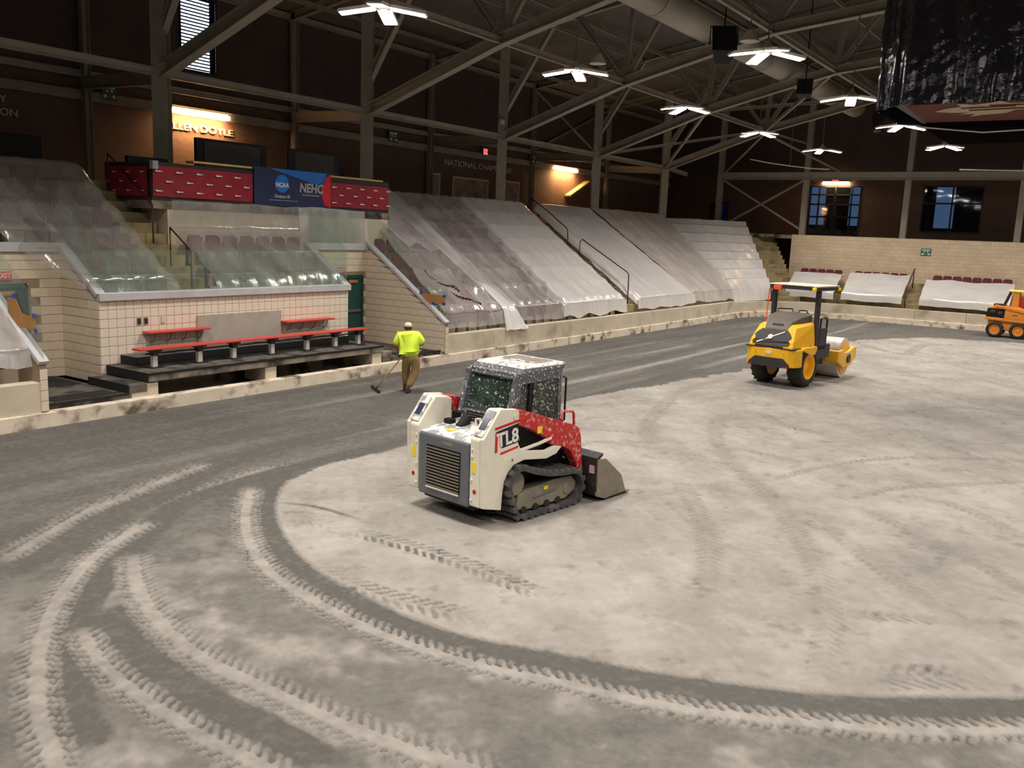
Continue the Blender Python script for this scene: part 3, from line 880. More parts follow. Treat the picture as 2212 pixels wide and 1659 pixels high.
trim(7, (XW['a'] - 0.06, 16.44, 1.22), (XW['a'] - 0.06, RB_Y, 1.22 + 0.69 * (RB_Y - 16.44)), 0.2, 0.09)
# inner side of the bench wall end
struct(MB().prism([(BW_Y, 0.36), (RB_Y, 0.36), (RB_Y, 3.2), (BW_Y, 2.2)], 'x', XW['c'] - 0.12, XW['c']).build('wall_side_door', BLOCK2))


def glass(label, verts, group=None):
    """sheet of tempered glass 12 mm thick from four corners"""
    V = [Vector(v) for v in verts]; nrm = (V[1] - V[0]).cross(V[3] - V[0]).normalized() * 0.012
    mb = MB().loft([[tuple(v) for v in V], [tuple(v + nrm) for v in V]])
    return tag(mb.build('glass_pane', SHEETGLASS), label, 'glass pane', group)


HG = 0.98
sz = lambda y: 1.27 + 0.69 * (y - 16.44)
ys = [16.46, 17.55, 18.63, 19.70]
for k in range(3):
    a_, b_ = ys[k], ys[k + 1]
    nm = ('lowest', 'middle', 'topmost')[k]
    glass('%s slanted glass pane on the sloped cap behind the worker' % nm, [(XW['d'] + 0.05, a_, sz(a_)), (XW['d'] + 0.05, b_ - 0.01, sz(b_)), (XW['d'] + 0.05, b_ - 0.01, sz(b_) + HG), (XW['d'] + 0.05, a_, sz(a_) + HG)])
    glass('%s slanted glass pane on the sloped cap left of the floor mats' % nm, [(XW['a'] - 0.06, a_, sz(a_)), (XW['a'] - 0.06, b_ - 0.01, sz(b_)), (XW['a'] - 0.06, b_ - 0.01, sz(b_) + HG), (XW['a'] - 0.06, a_, sz(a_) + HG)])
sz2 = lambda y: 2.33 + 0.69 * (y - BW_Y)
for x, t in ((XW['c'] - 0.06, 'at the right end of the bench wall'), (XW['b'] + 0.04, 'at the left end of the bench wall')):
    for a_, b_, nm in ((BW_Y, 18.92, 'lower'), (18.93, 19.66, 'upper')):
        glass('%s slanted glass pane on the cap %s' % (nm, t), [(x, a_, sz2(a_)), (x, b_, sz2(b_)), (x, b_, sz2(b_) + HG), (x, a_, sz2(a_) + HG)])
for k in range(6):
    a_ = XW['b'] + 0.1 + k * 1.235
    glass('upright clear glass pane on the grey cap above the players bench', [(a_, BW_Y + 0.08, 2.33), (a_ + 1.22, BW_Y + 0.08, 2.33), (a_ + 1.22, BW_Y + 0.08, 3.25), (a_, BW_Y + 0.08, 3.25)], 'glass panes above the players bench')
for k in range(2):
    a_ = XW['c'] + k * 1.18
    glass('upright greenish glass pane on the cap above the green door', [(a_, RB_Y + 0.06, 3.42), (a_ + 1.17, RB_Y + 0.06, 3.42), (a_ + 1.17, RB_Y + 0.06, 4.35), (a_, RB_Y + 0.06, 4.35)], 'glass panes above the green door')

# doors
def door(k, x0, x1, y, z0, z1):
    d = struct(MB().box(x0, x1, y - 0.03, y + 0.03, z0, z1).build('door_%d' % k, GREEN))
    MB().box(x0 - 0.07, x0, y - 0.07, y + 0.05, z0, z1 + 0.07).box(x1, x1 + 0.07, y - 0.07, y + 0.05, z0, z1 + 0.07).box(x0, x1, y - 0.07, y + 0.05, z1, z1 + 0.09).build('door_frame', GREEND, d, bevel=0.01)
    MB().box(x0 + 0.06, x1 - 0.06, y - 0.09, y - 0.03, z0 + 0.92, z0 + 1.0).build('push_bar', SEATSTEEL, d, bevel=0.01)
    MB().box(x0 + 0.03, x1 - 0.03, y - 0.038, y - 0.03, z0 + 0.02, z0 + 0.25).build('kick_plate', GREEND, d)
    MB().box(x0 + 0.1, x0 + 0.45, y - 0.1, y - 0.03, z1 - 0.14, z1 - 0.05).build('door_closer', CARD, d, bevel=0.01)


door(1, 19.74, 20.42, RB_Y + 0.02, 0.40, 2.36)
door(2, 9.28, 9.96, RB_Y - 0.08, 0.40, 2.36)
# recess floors and the bench deck
struct(MB().box(8.72, 10.52, 16.62, RB_Y, 0.0, 0.38).build('floor_recess_far_left', MATG, bevel=0.01))
struct(MB().box(18.1, XW['d'], 16.62, RB_Y, 0.0, 0.38).build('floor_recess', MATG, bevel=0.01))
for x0, x1, lb in ((8.8, 10.46, 'black rubber edge strip along the floor by the far left glass'), (18.75, 20.6, 'black rubber edge strip along the floor behind the worker')):
    tag(MB().box(x0, x1, 16.60, 16.66, 0.36, 0.40).build('edge_strip', RUBBER), lb, 'edge strip')
for x0, x1, y0, y1, lb in ((8.8, 10.4, 18.3, 19.5, 'dark rubber mat on the floor before the far left green door'), (9.0, 10.3, 16.8, 17.3, 'dark rubber mat lying at the far left floor edge'), (18.9, 20.4, 16.75, 17.25, 'dark rubber mat on the floor edge behind the worker')):
    tag(MB().box(x0, x1, y0, y1, 0.38, 0.392).build('rubber_mat', RUBBER), lb, 'mat')
DK = thing('bench_platform', 'stepped grey platform with black edges carrying the red players bench', 'platform', (0, 0, 0))
MB().box(10.9, 18.08, 16.60, BW_Y - 0.02, 0.57, 0.75).build('deck', CONCD, DK, bevel=0.008)
MB().box(10.9, 18.08, 16.62, BW_Y - 0.02, 0.75, 0.756).build('deck_mat', MATG, DK)
MB().box(10.9, 18.09, 16.585, 16.60, 0.71, 0.758).box(10.885, 10.9, 16.6, 18.13, 0.57, 0.758).build('edge_band', RUBBER, DK)
MB().box(11.25, 17.7, 17.55, BW_Y - 0.02, 0.756, 0.95).build('upper_step', MATG, DK, bevel=0.008)
MB().box(11.25, 17.71, 17.535, 17.55, 0.757, 0.952).box(11.235, 11.25, 17.55, 18.13, 0.757, 0.952).build('riser_band', RUBBER, DK)
MB().box(10.47, 10.88, 16.62, BW_Y - 0.03, 0.38, 0.55).build('low_step', MATG, DK, bevel=0.008)
MB().box(10.455, 10.47, 16.62, 18.12, 0.383, 0.552).build('riser_band', RUBBER, DK)
MB().box(18.09, 18.5, 16.65, 17.3, 0.38, 0.56).build('low_step', CONCD, DK, bevel=0.008)
for x0, x1 in ((10.5, 11.15), (14.02, 14.36), (17.7, 18.06)):
    MB().box(x0, x1, 16.64, 17.4, 0.20, 0.545 if x0 < 10.6 else 0.57).build('support_pier', CONC, DK, bevel=0.008)
MB().box(11.15, 17.7, 17.4, 17.5, 0.1, 0.57).build('back_panel', CONCD, DK)
# players bench
BN = thing('players_bench', 'long red bench plank on white posts along the stepped platform', 'bench', (0, 0, 0))
MB().box(11.02, 18.0, 17.06, 17.36, 1.155, 1.2).build('seat', REDP, BN, bevel=0.012)
MB().beam((11.3, 17.3, 1.05), (17.8, 17.3, 1.05), 0.03, 0.03).build('tie_bar', BRACKET, BN)
for x in (11.45, 12.6, 13.55, 14.7, 15.85, 16.85, 17.72):
    MB().box(x - 0.055, x + 0.055, 17.16, 17.27, 0.77, 1.02).build('leg', WHITEP, BN, bevel=0.006)
    MB().box(x - 0.07, x + 0.07, 17.14, 17.29, 1.02, 1.11).box(x - 0.13, x + 0.13, 17.1, 17.33, 1.11, 1.155).build('bracket', BRACKET, BN, bevel=0.006)
    MB().box(x - 0.16, x + 0.16, 17.08, 17.34, 0.757, 0.772).build('foot_plate', BLACK, BN)
for x0, x1, lb in ((11.76, 13.4, 'short red wall shelf below the two outlets'), (15.75, 17.45, 'short red wall shelf near the green door')):
    t = thing('bracket_shelf', lb, 'shelf', (0, 0, 0))
    MB().box(x0, x1, 17.82, 18.11, 1.40, 1.445).build('board', REDP, t, bevel=0.01)
    n_ = 4
    for k in range(n_):
        x = x0 + 0.2 + (x1 - x0 - 0.4) * k / (n_ - 1)
        MB().tube([(x, 18.13, 1.15), (x, 17.98, 1.22), (x, 17.90, 1.40)], 0.014, 6).build('bracket', SEATSTEEL, t)
    MB().beam((x0 + 0.1, 18.12, 1.16), (x1 - 0.1, 18.12, 1.16), 0.03, 0.08).build('back_rail', GREYPANEL, t)
tag(MB().box(13.22, 15.78, 18.08, 18.137, 0.96, 1.72).build('backing_board', GREYPANEL, bevel=0.006), 'plain grey board fixed to the cream block wall behind the bench', 'board')
for x, lb, w in ((11.71, 'dark wall outlet box nearer the left wall corner', BRACKET), (11.88, 'dark wall outlet box nearer the pale outlet plate', BRACKET), (12.31, 'pale wall outlet plate on the cream blocks', WHITEP)):
    t = thing('power_outlet', lb, 'outlet', (x, 18.135, 1.67))
    MB().box(-0.05, 0.05, -0.02, 0, -0.075, 0.075).build('plate', SEATSTEEL if w is BRACKET else WHITEP, t, bevel=0.005)
    MB().box(-0.035, 0.035, -0.03, -0.02, -0.055, 0.055).build('socket', w, t)


# cardboard taped on the glass
def cardboard(label, x, pts, corners):
    t = thing('cardboard_sheet', label, 'cardboard', (0, 0, 0))
    MB().prism(pts, 'x', x, x + 0.008).build('sheet', CARD, t)
    for (y, z) in corners:
        MB().box(x - 0.004, x, y - 0.06, y + 0.06, z - 0.03, z + 0.05).build('tape', TAPE, t)


cardboard('brown cardboard taped with blue tape to the glass behind the worker', XW['d'] + 0.03, [(17.52, 2.06), (16.53, 2.02), (16.55, 1.76), (16.9, 1.76), (17.1, 1.72), (17.5, 1.75), (17.56, 1.82)], [(17.45, 2.06), (16.56, 2.0), (16.57, 1.77), (16.98, 1.75)])
cardboard('brown cardboard taped with blue tape to the far left glass', XW['a'] - 0.09, [(17.6, 2.38), (17.3, 2.36), (17.1, 2.1), (16.62, 2.06), (16.58, 1.80), (17.3, 1.85), (17.6, 1.95)], [(16.65, 2.08), (16.62, 1.8), (17.35, 2.4)])


# ------------------------------------------------------------------ stadium seats
def seat_parts():
    # origin: floor under the seat, facing -Y; back leans a little
    bk = MB()
    rings = []
    for z, w, y in ((0.36, 0.19, 0.36), (0.46, 0.215, 0.375), (0.66, 0.22, 0.40), (0.74, 0.20, 0.412), (0.785, 0.14, 0.42)):
        rings.append([(-w, y - 0.03, z), (-w * 0.5, y, z), (w * 0.5, y, z), (w, y - 0.03, z), (w * 0.9, y + 0.015, z), (w * 0.5, y + 0.04, z), (-w * 0.5, y + 0.04, z), (-w * 0.9, y + 0.015, z)])
    bk.loft(rings)
    pan = MB().prism([(0.30, 0.38), (0.345, 0.38), (0.36, 0.72), (0.32, 0.73)], 'x', -0.20, 0.20)
    st = MB().box(-0.255, -0.225, 0.22, 0.44, 0.0, 0.06).box(-0.25, -0.23, 0.30, 0.40, 0.05, 0.62)
    out = []
    for n_, mb, m in (('backrest', bk, MAROON), ('seat', pan, MAROON), ('bracket', st, SEATSTEEL)):
        me_ = mb.mesh(n_); me_.materials.append(m)
        out.append((n_, me_))
    return out


SEAT = seat_parts()
seat_count = 0


def add_seat(x, y, z, rz, label, group):
    global seat_count
    seat_count += 1
    if rz == 0 and abs(y - row_y(2)) < 1e-6 and x < 18.3: y += 0.2
    t = thing('stadium_seat', label, 'seat', (x, y, z), rz, group)
    for n_, me_ in SEAT: place(n_, me_, None, t)
    return t


def seat_row(x0, x1, i, label, group, pitch=0.55, skip=()):
    n_ = int((x1 - x0) / pitch)
    off = (x1 - x0 - n_ * pitch) / 2 + pitch / 2
    for k in range(n_):
        if k in skip: continue
        add_seat(x0 + off + k * pitch, row_y(i) + 0.0, row_z(i), 0, label, group)


for i in range(5, 8): seat_row(8.75, 12.8, i, 'folded maroon stadium seat under thin clear film left of the aisle by the banner', 'seats left of the aisle by the red banner')
for i in (3, 4): seat_row(10.95, 12.8, i, 'folded maroon stadium seat under thin clear film left of the aisle by the banner', 'seats left of the aisle by the red banner')
seat_row(10.95, 12.8, 2, 'folded maroon stadium seat under thin clear film left of the aisle by the banner', 'seats left of the aisle by the red banner')
for i in (2, 3, 4): seat_row(14.0, 18.2, i, 'folded maroon stadium seat under film between the bench wall and the banners', 'seats behind the players bench')
for i in range(0, 3): seat_row(6.4, 8.55, i, 'folded maroon stadium seat under film beside the far left sloped cap', 'seats at the far left end')
for i in range(0, 8): seat_row(20.85 if i < 5 else 22.2, 32.3, i, 'folded maroon stadium seat under film between the sloped glass and the narrow aisle', 'seats right of the players bench')
for y, n_, lab in ((13.2, 5, 'maroon seat top showing above the film next to the corner steps'), (9.75, 6, 'maroon seat top of the middle film covered end seats'), (4.75, 8, 'maroon seat top above the film of the widest end seats')):
    for k in range(n_):
        add_seat(END_X + 0.62 + 0.74 * 2, y + 0.25 + k * 0.47, 0.74 + 0.51 * 2, -math.pi / 2, lab, 'end seats ' + lab[:24])
# the remaining covered seats nobody can tell apart through the milky film
mb = MB()
def stuff_seat(x, y, z, rz):
    M_ = Matrix.Translation((x, y, z)) @ Matrix.Rotation(rz, 4, 'Z')
    for n_, me_ in SEAT[:2]:
        vs = [tuple(M_ @ v.co) for v in me_.vertices]
        mb.add(vs, [tuple(p.vertices) for p in me_.polygons])
for i in range(8):
    for k in range(19): stuff_seat(34.2 + k * 0.545, row_y(i), row_z(i), 0)
for i in range(2):
    for y, n_ in ((13.2, 5), (9.75, 5), (4.75, 8)):
        for k in range(n_): stuff_seat(END_X + 0.62 + 0.74 * i, y + 0.25 + k * 0.47, 0.74 + 0.51 * i, -math.pi / 2)
for i in range(8):
    for k in range(9):
        p = fan((k + 0.6) / 9.4, (i + 0.05) / 8)
        stuff_seat(p.x, p.y, 0.62 + 0.49 * i, -0.30)
so = mb.build('covered_seats', MAROON)
so['kind'] = 'stuff'; so['label'] = 'rows of maroon seats hidden under milky plastic sheets'; so['category'] = 'seats'


# ------------------------------------------------------------------ plastic sheets over the seats
def seat_x(x0, x1, pitch=0.55):
    n_ = int((x1 - x0) / pitch)
    return x0 + (x1 - x0 - n_ * pitch) / 2 + pitch / 2


def sheet(label, fn, nu, nv, m, amp=0.03, fold=0.03, fscale=2.2, seed=0, tears=()):
    """fn(u, v) gives a point on the draped surface; folds run down the slope"""
    vs, fs = [], []
    for i in range(nu + 1):
        for j in range(nv + 1):
            u, v = i / nu, j / nv
            p = Vector(fn(u, v))
            q = Vector((p.x * fscale + seed * 7.3, p.y * 0.55, p.z * 0.55 + seed))
            d = mnoise.noise(q) * fold + abs(mnoise.noise(q * 2.3)) * fold * 0.6 + mnoise.noise(Vector((p.x * 1.3 + seed, p.y * 1.7, p.z * 1.7))) * amp
            p += Vector((0.0, -0.55, 0.83)) * d
            vs.append(tuple(p))
    for i in range(nu):
        for j in range(nv):
            a_ = i * (nv + 1) + j
            c_ = Vector(((vs[a_][0] + vs[a_ + nv + 2][0]) / 2, (vs[a_][1] + vs[a_ + nv + 2][1]) / 2))
            if any((c_.x - t[0]) ** 2 / t[2] ** 2 + (c_.y - t[1] - t[4] * (c_.x - t[0])) ** 2 / t[3] ** 2 < 1 for t in tears): continue
            fs.append((a_, a_ + nv + 1, a_ + nv + 2, a_ + 1))
    mb = MB(); mb.v = vs; mb.f = fs
    return tag(mb.build('plastic_sheet', m, smooth=True), label, 'plastic sheet')


def rake_fn(xa0, xa1, xb0, xb1, y0, y1, sag=0.05, hang=0.0, lift=0.05, rag=0.06, seed=0, topdrop=0.25, dots=None, edge=0.0):
    """surface over the seat rows from y0 up to y1; x edges run from a (bottom) to b (top)"""
    def fn(u, v):
        x = (xa0 + (xb0 - xa0) * v) * (1 - u) + (xa1 + (xb1 - xa1) * v) * u
        r = mnoise.noise(Vector((x * 1.3, seed * 3.1, 0.5)))
        if hang > 0 and v < 0.10:
            t = 1 - v / 0.10
            y = y0 + 0.02 - 0.10 * t
            z = film_z(y0) + lift - t * (hang + rag * r)
            return (x, y, z)
        vv = (v - 0.10) / 0.90 if hang > 0 else v
        y = y0 + (y1 - y0) * vv + (rag * r if vv > 0.99 or (vv < 0.01 and hang == 0) else 0)
        ph = ((y - 16.92) / PITCH) % 1.0
        z = film_z(y) + lift - sag * math.sin(math.pi * ph) ** 1.0
        x += (0.05 * mnoise.noise(Vector((y * 2.1, seed, 0))) if u in (0.0, 1.0) else 0)
        if dots is not None:
            pd = min(ph, 1 - ph)
            z += 0.022 * math.exp(-(pd / 0.13) ** 2) * (1 + math.cos(2 * math.pi * (x - dots) / 0.55))
        z -= edge * max(0.0, 1 - min(u, 1 - u) / 0.035)
        if vv > 0.96: z -= topdrop * (vv - 0.96) / 0.04
        return (x, y, z)
    return fn


sheet('thin clear plastic sheet over the seats left of the aisle by the banner', rake_fn(10.9, 12.86, 8.0, 12.9, 18.3, 22.4, 0.07, 0.4, lift=0.09, seed=1, dots=seat_x(8.75, 12.8), edge=0.15), 60, 70, FILM_THIN, 0.025, 0.035, seed=1)
sheet('thin clear plastic sheet over the upper seats above the far left green door', rake_fn(7.2, 10.85, 7.0, 10.2, 19.75, 22.4, 0.07, lift=0.10, seed=2, dots=seat_x(8.75, 12.8)), 50, 50, FILM_THIN, 0.03, 0.04, seed=2)
sheet('shiny crumpled plastic sheet over the seats at the far left end', rake_fn(5.5, 8.55, 5.5, 8.5, 16.75, 20.0, 0.08, 0.35, seed=3), 50, 60, FILM_MID, 0.05, 0.06, seed=3)


def bench_fn(u, v):
    x = 13.98 + (18.22 - 13.98) * u
    if v < 0.55:
        t = v / 0.55; y = 18.32 + (20.1 - 18.32) * t
        ph = ((y - 16.92) / PITCH) % 1.0
        return (x, y, film_z(y) + 0.05 - 0.07 * math.sin(math.pi * ph) + 0.022 * math.exp(-(min(ph, 1 - ph) / 0.13) ** 2) * (1 + math.cos(2 * math.pi * (x - seat_x(14.0, 18.2)) / 0.55)) - (0.25 * (0.12 - t) / 0.12 if t < 0.12 else 0))
    t = (v - 0.55) / 0.45
    return (x + 0.05 * t, 20.1 + 0.02 * math.sin(t * 3), min(film_z(20.1) + 0.05 + t * 0.75, 4.42))


sheet('plastic sheet behind the bench glass hanging below the red and blue banners', bench_fn, 90, 60, FILM_THIN, 0.02, 0.03, 1.6, seed=4)
sheet('plastic sheet hanging above the green door below the right banner', lambda u, v: (18.2 + 2.75 * u, 19.98 + 0.12 * v, 3.05 + 1.38 * v), 40, 24, FILM_MID, 0.02, 0.03, 1.6, seed=17)
struct(MB().box(13.95, 22.15, 20.22, 20.3, 2.6, 4.4).box(13.95, 14.05, 20.3, 22.4, 2.6, 4.4).build('wall_press_box', BLOCK2))
TEARS = [(22.35, 17.75, 0.30, 0.10, -0.9), (22.55, 17.2, 0.36, 0.09, -1.0), (21.9, 18.35, 0.25, 0.06, -1.0)]
sheet('torn crumpled plastic sheet with folds beside the taped cardboard', rake_fn(20.75, 23.9, 22.3, 24.2, 16.70, 22.4, 0.07, 0.50, lift=0.07, seed=5, dots=seat_x(20.85, 32.3)), 70, 110, FILM_CLEAR, 0.06, 0.07, 1.5, seed=5, tears=TEARS)
sheet('loose plastic sheet thrown over the end of the red banner', lambda u, v: (21.3 + 1.6 * u + (1 - v) * 0.9, 19.3 + 2.2 * v, film_z(19.3 + 2.2 * v) + 0.14 + 0.12 * math.sin(u * 6 + v * 3) + 0.42 * max(0, v - 0.55)), 36, 50, FILM_CLEAR, 0.05, 0.06, seed=6)
sheet('greyish plastic fold running down between torn and clear sheets', lambda u, v: (23.5 + 0.9 * u + 0.5 * (1 - v), 16.75 + 5.4 * v, film_z(16.75 + 5.4 * v) + 0.06 + 0.22 * math.sin(math.pi * u) * (0.4 + 0.6 * v)), 24, 80, FILM_MID, 0.03, 0.04, seed=7)


def flap(u, v):
    x = 24.1 + (0.35 + 0.95 * (1 - v)) * (u - 0.5) + 0.25 * (1 - v)
    if v > 0.55:
        y = 16.62 + (v - 0.55) * 2.4
        return (x, y, film_z(y) + 0.12)
    t = v / 0.55
    return (x + 0.1 * math.sin(u * 9), 16.36 + 0.26 * t + 0.04 * math.sin(u * 14), 0.80 + 0.62 * t)


sheet('triangular plastic flap spilling over the concrete front wall', flap, 30, 40, FILM_MILK, 0.03, 0.05, 3, seed=8)
sheet('clear plastic sheet with dark seat rows showing through', rake_fn(24.3, 28.0, 24.2, 28.4, 16.72, 22.4, 0.05, 0.50, lift=0.07, rag=0.08, seed=9, dots=seat_x(22.2, 32.3)), 60, 90, FILM_CLEAR, 0.012, 0.015, seed=9)
sheet('smooth milky plastic sheet left of the narrow aisle steps', rake_fn(27.7, 32.65, 28.3, 33.0, 16.70, 22.4, 0.025, 0.52, lift=0.08, rag=0.14, seed=10, edge=0.3, dots=seat_x(22.2, 32.3)), 60, 90, FILM_MILK, 0.012, 0.018, seed=10)
sheet('smooth milky plastic sheet right of the maroon handrails', rake_fn(33.6, 39.6, 33.9, 38.9, 16.66, 22.4, 0.025, 0.52, lift=0.09, rag=0.1, seed=11, edge=0.3), 60, 90, FILM_MILK, 0.014, 0.02, seed=11)
sheet('warm tinted plastic sheet next to the stepped corner sheet', rake_fn(39.3, 44.6, 38.9, 47.2, 16.7, 22.4, 0.03, 0.52, lift=0.11, rag=0.12, seed=12), 60, 90, FILM_PINK, 0.03, 0.035, seed=12)


def corner_film(u, v):
    p = fan(0.02 + 0.97 * u, v * 1.02)
    ph = (v * 8) % 1.0
    z = 1.34 + 3.72 * v + 0.30 * (ph - 0.5) - (0.45 * (0.04 - v) / 0.04 if v < 0.04 else 0)
    return (p.x, p.y - 0.05, min(z, 5.02) + 0.06)


sheet('stepped shiny plastic sheet over the corner seats beside the far steps', corner_film, 50, 110, FILM_MILK, 0.03, 0.03, seed=13)


def end_fn(y0, y1, top=2.45, seed=0):
    def fn(u, v):
        y = y0 + (y1 - y0) * u
        x = 50.25 + 2.0 * max(0, v - 0.12) / 0.88
        z = 0.92 + 0.36 * min(v, 0.12) / 0.12 + min(1.38 * max(0, v - 0.12) / 0.88, top - 1.30)
        z += 0.03 * math.sin(v * 18) + 0.06 * mnoise.noise(Vector((y, seed, v * 3)))
        return (x - 0.02, y, z + 0.08)
    return fn


sheet('plastic sheet on the end seats next to the corner steps', end_fn(13.1, 15.75, 2.26, seed=1), 30, 30, FILM_MILK, 0.03, 0.03, seed=14)
sheet('plastic sheet on the middle group of end seats', end_fn(9.6, 12.7, 2.40, seed=2), 36, 30, FILM_MILK, 0.04, 0.05, seed=15)
sheet('wide plastic sheet on the end seats behind the small orange loader', end_fn(4.6, 8.75, 2.24, seed=3), 44, 30, FILM_MILK, 0.02, 0.03, seed=16)


# handrails
def rail(label, pts, posts, r=0.025):
    t = thing('handrail', label, 'handrail')
    MB().tube(pts, r, 8).build('rail', MAROONR, t, smooth=True)
    for p, q in posts: MB().cyl(p, q, r * 0.9, 8).build('post', MAROONR, t, smooth=True)


rail('maroon handrail on the lower half of the narrow aisle', [(33.62, 19.58, 3.62), (33.62, 19.48, 3.76), (33.62, 17.25, 2.50), (33.62, 17.15, 2.40), (33.62, 17.13, 1.62)], [((33.62, 19.58, 2.85), (33.62, 19.58, 3.64)), ((33.62, 17.13, 1.15), (33.62, 17.13, 1.7))])
rail('maroon handrail on the upper half of the narrow aisle', [(33.62, 22.2, 5.45), (33.62, 21.36, 4.95), (33.62, 20.3, 4.22), (33.62, 20.22, 4.1), (33.62, 20.2, 3.7)], [((33.62, 22.2, 4.4), (33.62, 22.2, 5.45)), ((33.62, 20.2, 3.3), (33.62, 20.2, 3.8))])
rail('thin maroon handrail on the upper aisle steps by the dark red banner side', [(13.4, 21.9, 5.55), (13.4, 20.1, 4.36), (13.4, 20.03, 4.25)], [((13.4, 20.03, 3.35), (13.4, 20.03, 4.3)), ((13.4, 21.9, 4.4), (13.4, 21.9, 5.55))], 0.02)
rail('short thin maroon handrail on the lower aisle steps behind the bench glass', [(13.4, 19.34, 3.75), (13.4, 18.56, 3.24), (13.4, 18.53, 3.15)], [((13.4, 19.34, 2.8), (13.4, 19.34, 3.75)), ((13.4, 18.53, 2.3), (13.4, 18.53, 3.2))], 0.02)
rail('short maroon handrail between the end seat groups', [(50.3, 9.45, 1.7), (52.0, 9.45, 2.85)], [((50.4, 9.45, 0.8), (50.4, 9.45, 1.75)), ((51.95, 9.45, 1.7), (51.95, 9.45, 2.82))], 0.03)

# ------------------------------------------------------------------ press stand with banners
struct(MB().box(13.5, 22.2, 20.2, 22.42, 4.2, 4.40).build('floor_press_box', CONCD))
BY = 20.14
PB = thing('press_stand_rail', 'dark front rail of the press stand carrying the banners', 'railing')
MB().box(13.5, 16.62, 20.2, 20.28, 4.4, 5.34).build('rail_panel', BANDARK, PB)
MB().box(16.62, 19.5, 20.2, 20.28, 4.4, 5.44).build('rail_panel', BANDARK, PB)
MB().box(19.5, 22.15, 20.2, 20.28, 4.4, 5.38).build('rail_panel', BANDARK, PB)
MB().box(13.5, 13.56, 20.28, 22.2, 4.4, 5.34).build('side_panel', BANDARK, PB)
MB().box(14.72, 16.6, 20.18, 20.5, 5.40, 5.45).build('ledge', WOOD, PB, label='pale wooden ledge')
MB().box(19.55, 21.85, 20.18, 20.5, 5.38, 5.43).build('ledge', WOOD, PB, label='pale wooden ledge')


def red_banner(label, x0, x1, z0, z1, cols, rows, axis='y'):
    t = thing('red_banner', label, 'banner')
    nx, nz = 40, 10
    vs, fs = [], []
    for i in range(nx + 1):
        for j in range(nz + 1):
            s = x0 + (x1 - x0) * i / nx; z = z0 + (z1 - z0) * j / nz
            d = 0.034 * mnoise.noise(Vector((s * 1.6 + z * 2, z * 2.5, 3.0)))
            vs.append((s, BY + 0.026 + d, z) if axis == 'y' else (13.46 + d, s, z))
    for i in range(nx):
        for j in range(nz):
            a_ = i * (nz + 1) + j; fs.append((a_, a_ + nz + 1, a_ + nz + 2, a_ + 1))
    m_ = MB(); m_.v = vs; m_.f = fs
    m_.build('fabric', BANRED, t, smooth=True)
    mk = MB()     # small brush-stroke shaped white mark
    mk.prism([(-0.085, 0.0), (-0.06, 0.022), (-0.02, 0.012), (0.085, 0.008), (0.09, -0.008), (0.0, -0.014), (-0.045, -0.020), (-0.07, -0.012)], 'y', -0.004, 0.0)
    me_ = mk.mesh('logo_mark'); me_.materials.append(PRINTW)
    for r in range(rows):
        for c in range(cols + 1):
            s = x0 + 0.08 + (c + (0.5 if r % 2 else 0.0)) * 0.60
            if s > x1 - 0.1: continue
            z = z0 + (z1 - z0) * (0.18 + 0.32 * r)
            o = place('logo_mark', me_, None, t)
            if axis == 'y': o.location = (s + 0.06, BY - 0.012, z); o.scale = (1.2, 1, 1.2)
            else:
                o.location = (13.435, s + 0.1, z); o.rotation_euler = (0, 0, -math.pi / 2)
    return t


red_banner('red fabric banner with rows of small white marks left of the navy banner', 13.52, 16.6, 4.5, 5.25, 7, 3)
red_banner('red fabric banner with rows of small white marks right of the navy banner', 19.52, 22.1, 4.5, 5.22, 6, 3)
red_banner('dark red banner on the shaded side of the press stand', 20.3, 22.1, 4.5, 5.22, 4, 3, 'x')
t = thing('navy_banner', 'navy blue banner with a round blue logo and a red corner', 'banner')
MB().box(16.63, 19.5, BY, BY + 0.02, 4.43, 5.47).build('fabric', BANBLUE, t)
MB().prism([(17.15, 5.466), (19.35, 5.466), (19.2, 5.18), (18.9, 5.12)], 'y', BY - 0.003, BY).build('blue_swoosh', LOGOBLUE, t)
MB().prism([(19.5, 5.45), (19.32, 5.35), (19.12, 5.02), (19.10, 4.86), (19.25, 4.55), (19.5, 4.45)], 'y', BY - 0.006, BY - 0.001).build('red_corner', BANBRED, t)
disc = [(17.62 + 0.25 * math.cos(2 * math.pi * k / 24), 5.06 + 0.25 * math.sin(2 * math.pi * k / 24)) for k in range(24)]
MB().prism(disc, 'y', BY - 0.006, BY - 0.001).build('round_logo', LOGOBLUE, t)
fx = lambda x, z, y=BY - 0.008: face_mtx((x, y, z), (1, 0, 0), (0, 0, 1))
text('lettering', 'NCAA', 0.17, PRINTW, t, fx(17.62, 5.02), 0.003, bold=0.006)
text('lettering', 'Division III', 0.13, PRINTW, t, fx(17.62, 4.70), 0.002)
MB().box(17.15, 18.2, BY - 0.005, BY, 4.585, 4.60).build('small_print', PRINTG, t)
text('lettering', 'NEHC', 0.36, PRINTG, t, fx(18.72, 4.98), 0.004, shear=0.12, bold=0.012, xs=0.95)
MB().box(18.38, 19.05, BY - 0.005, BY, 4.775, 4.80).build('small_print', PRINTG, t)
tag(MB().box(13.46, 13.62, 20.06, 20.2, 5.16, 5.36).build('junction_box', PRINTG, bevel=0.01), 'small pale box on the corner of the red banner rail', 'box')
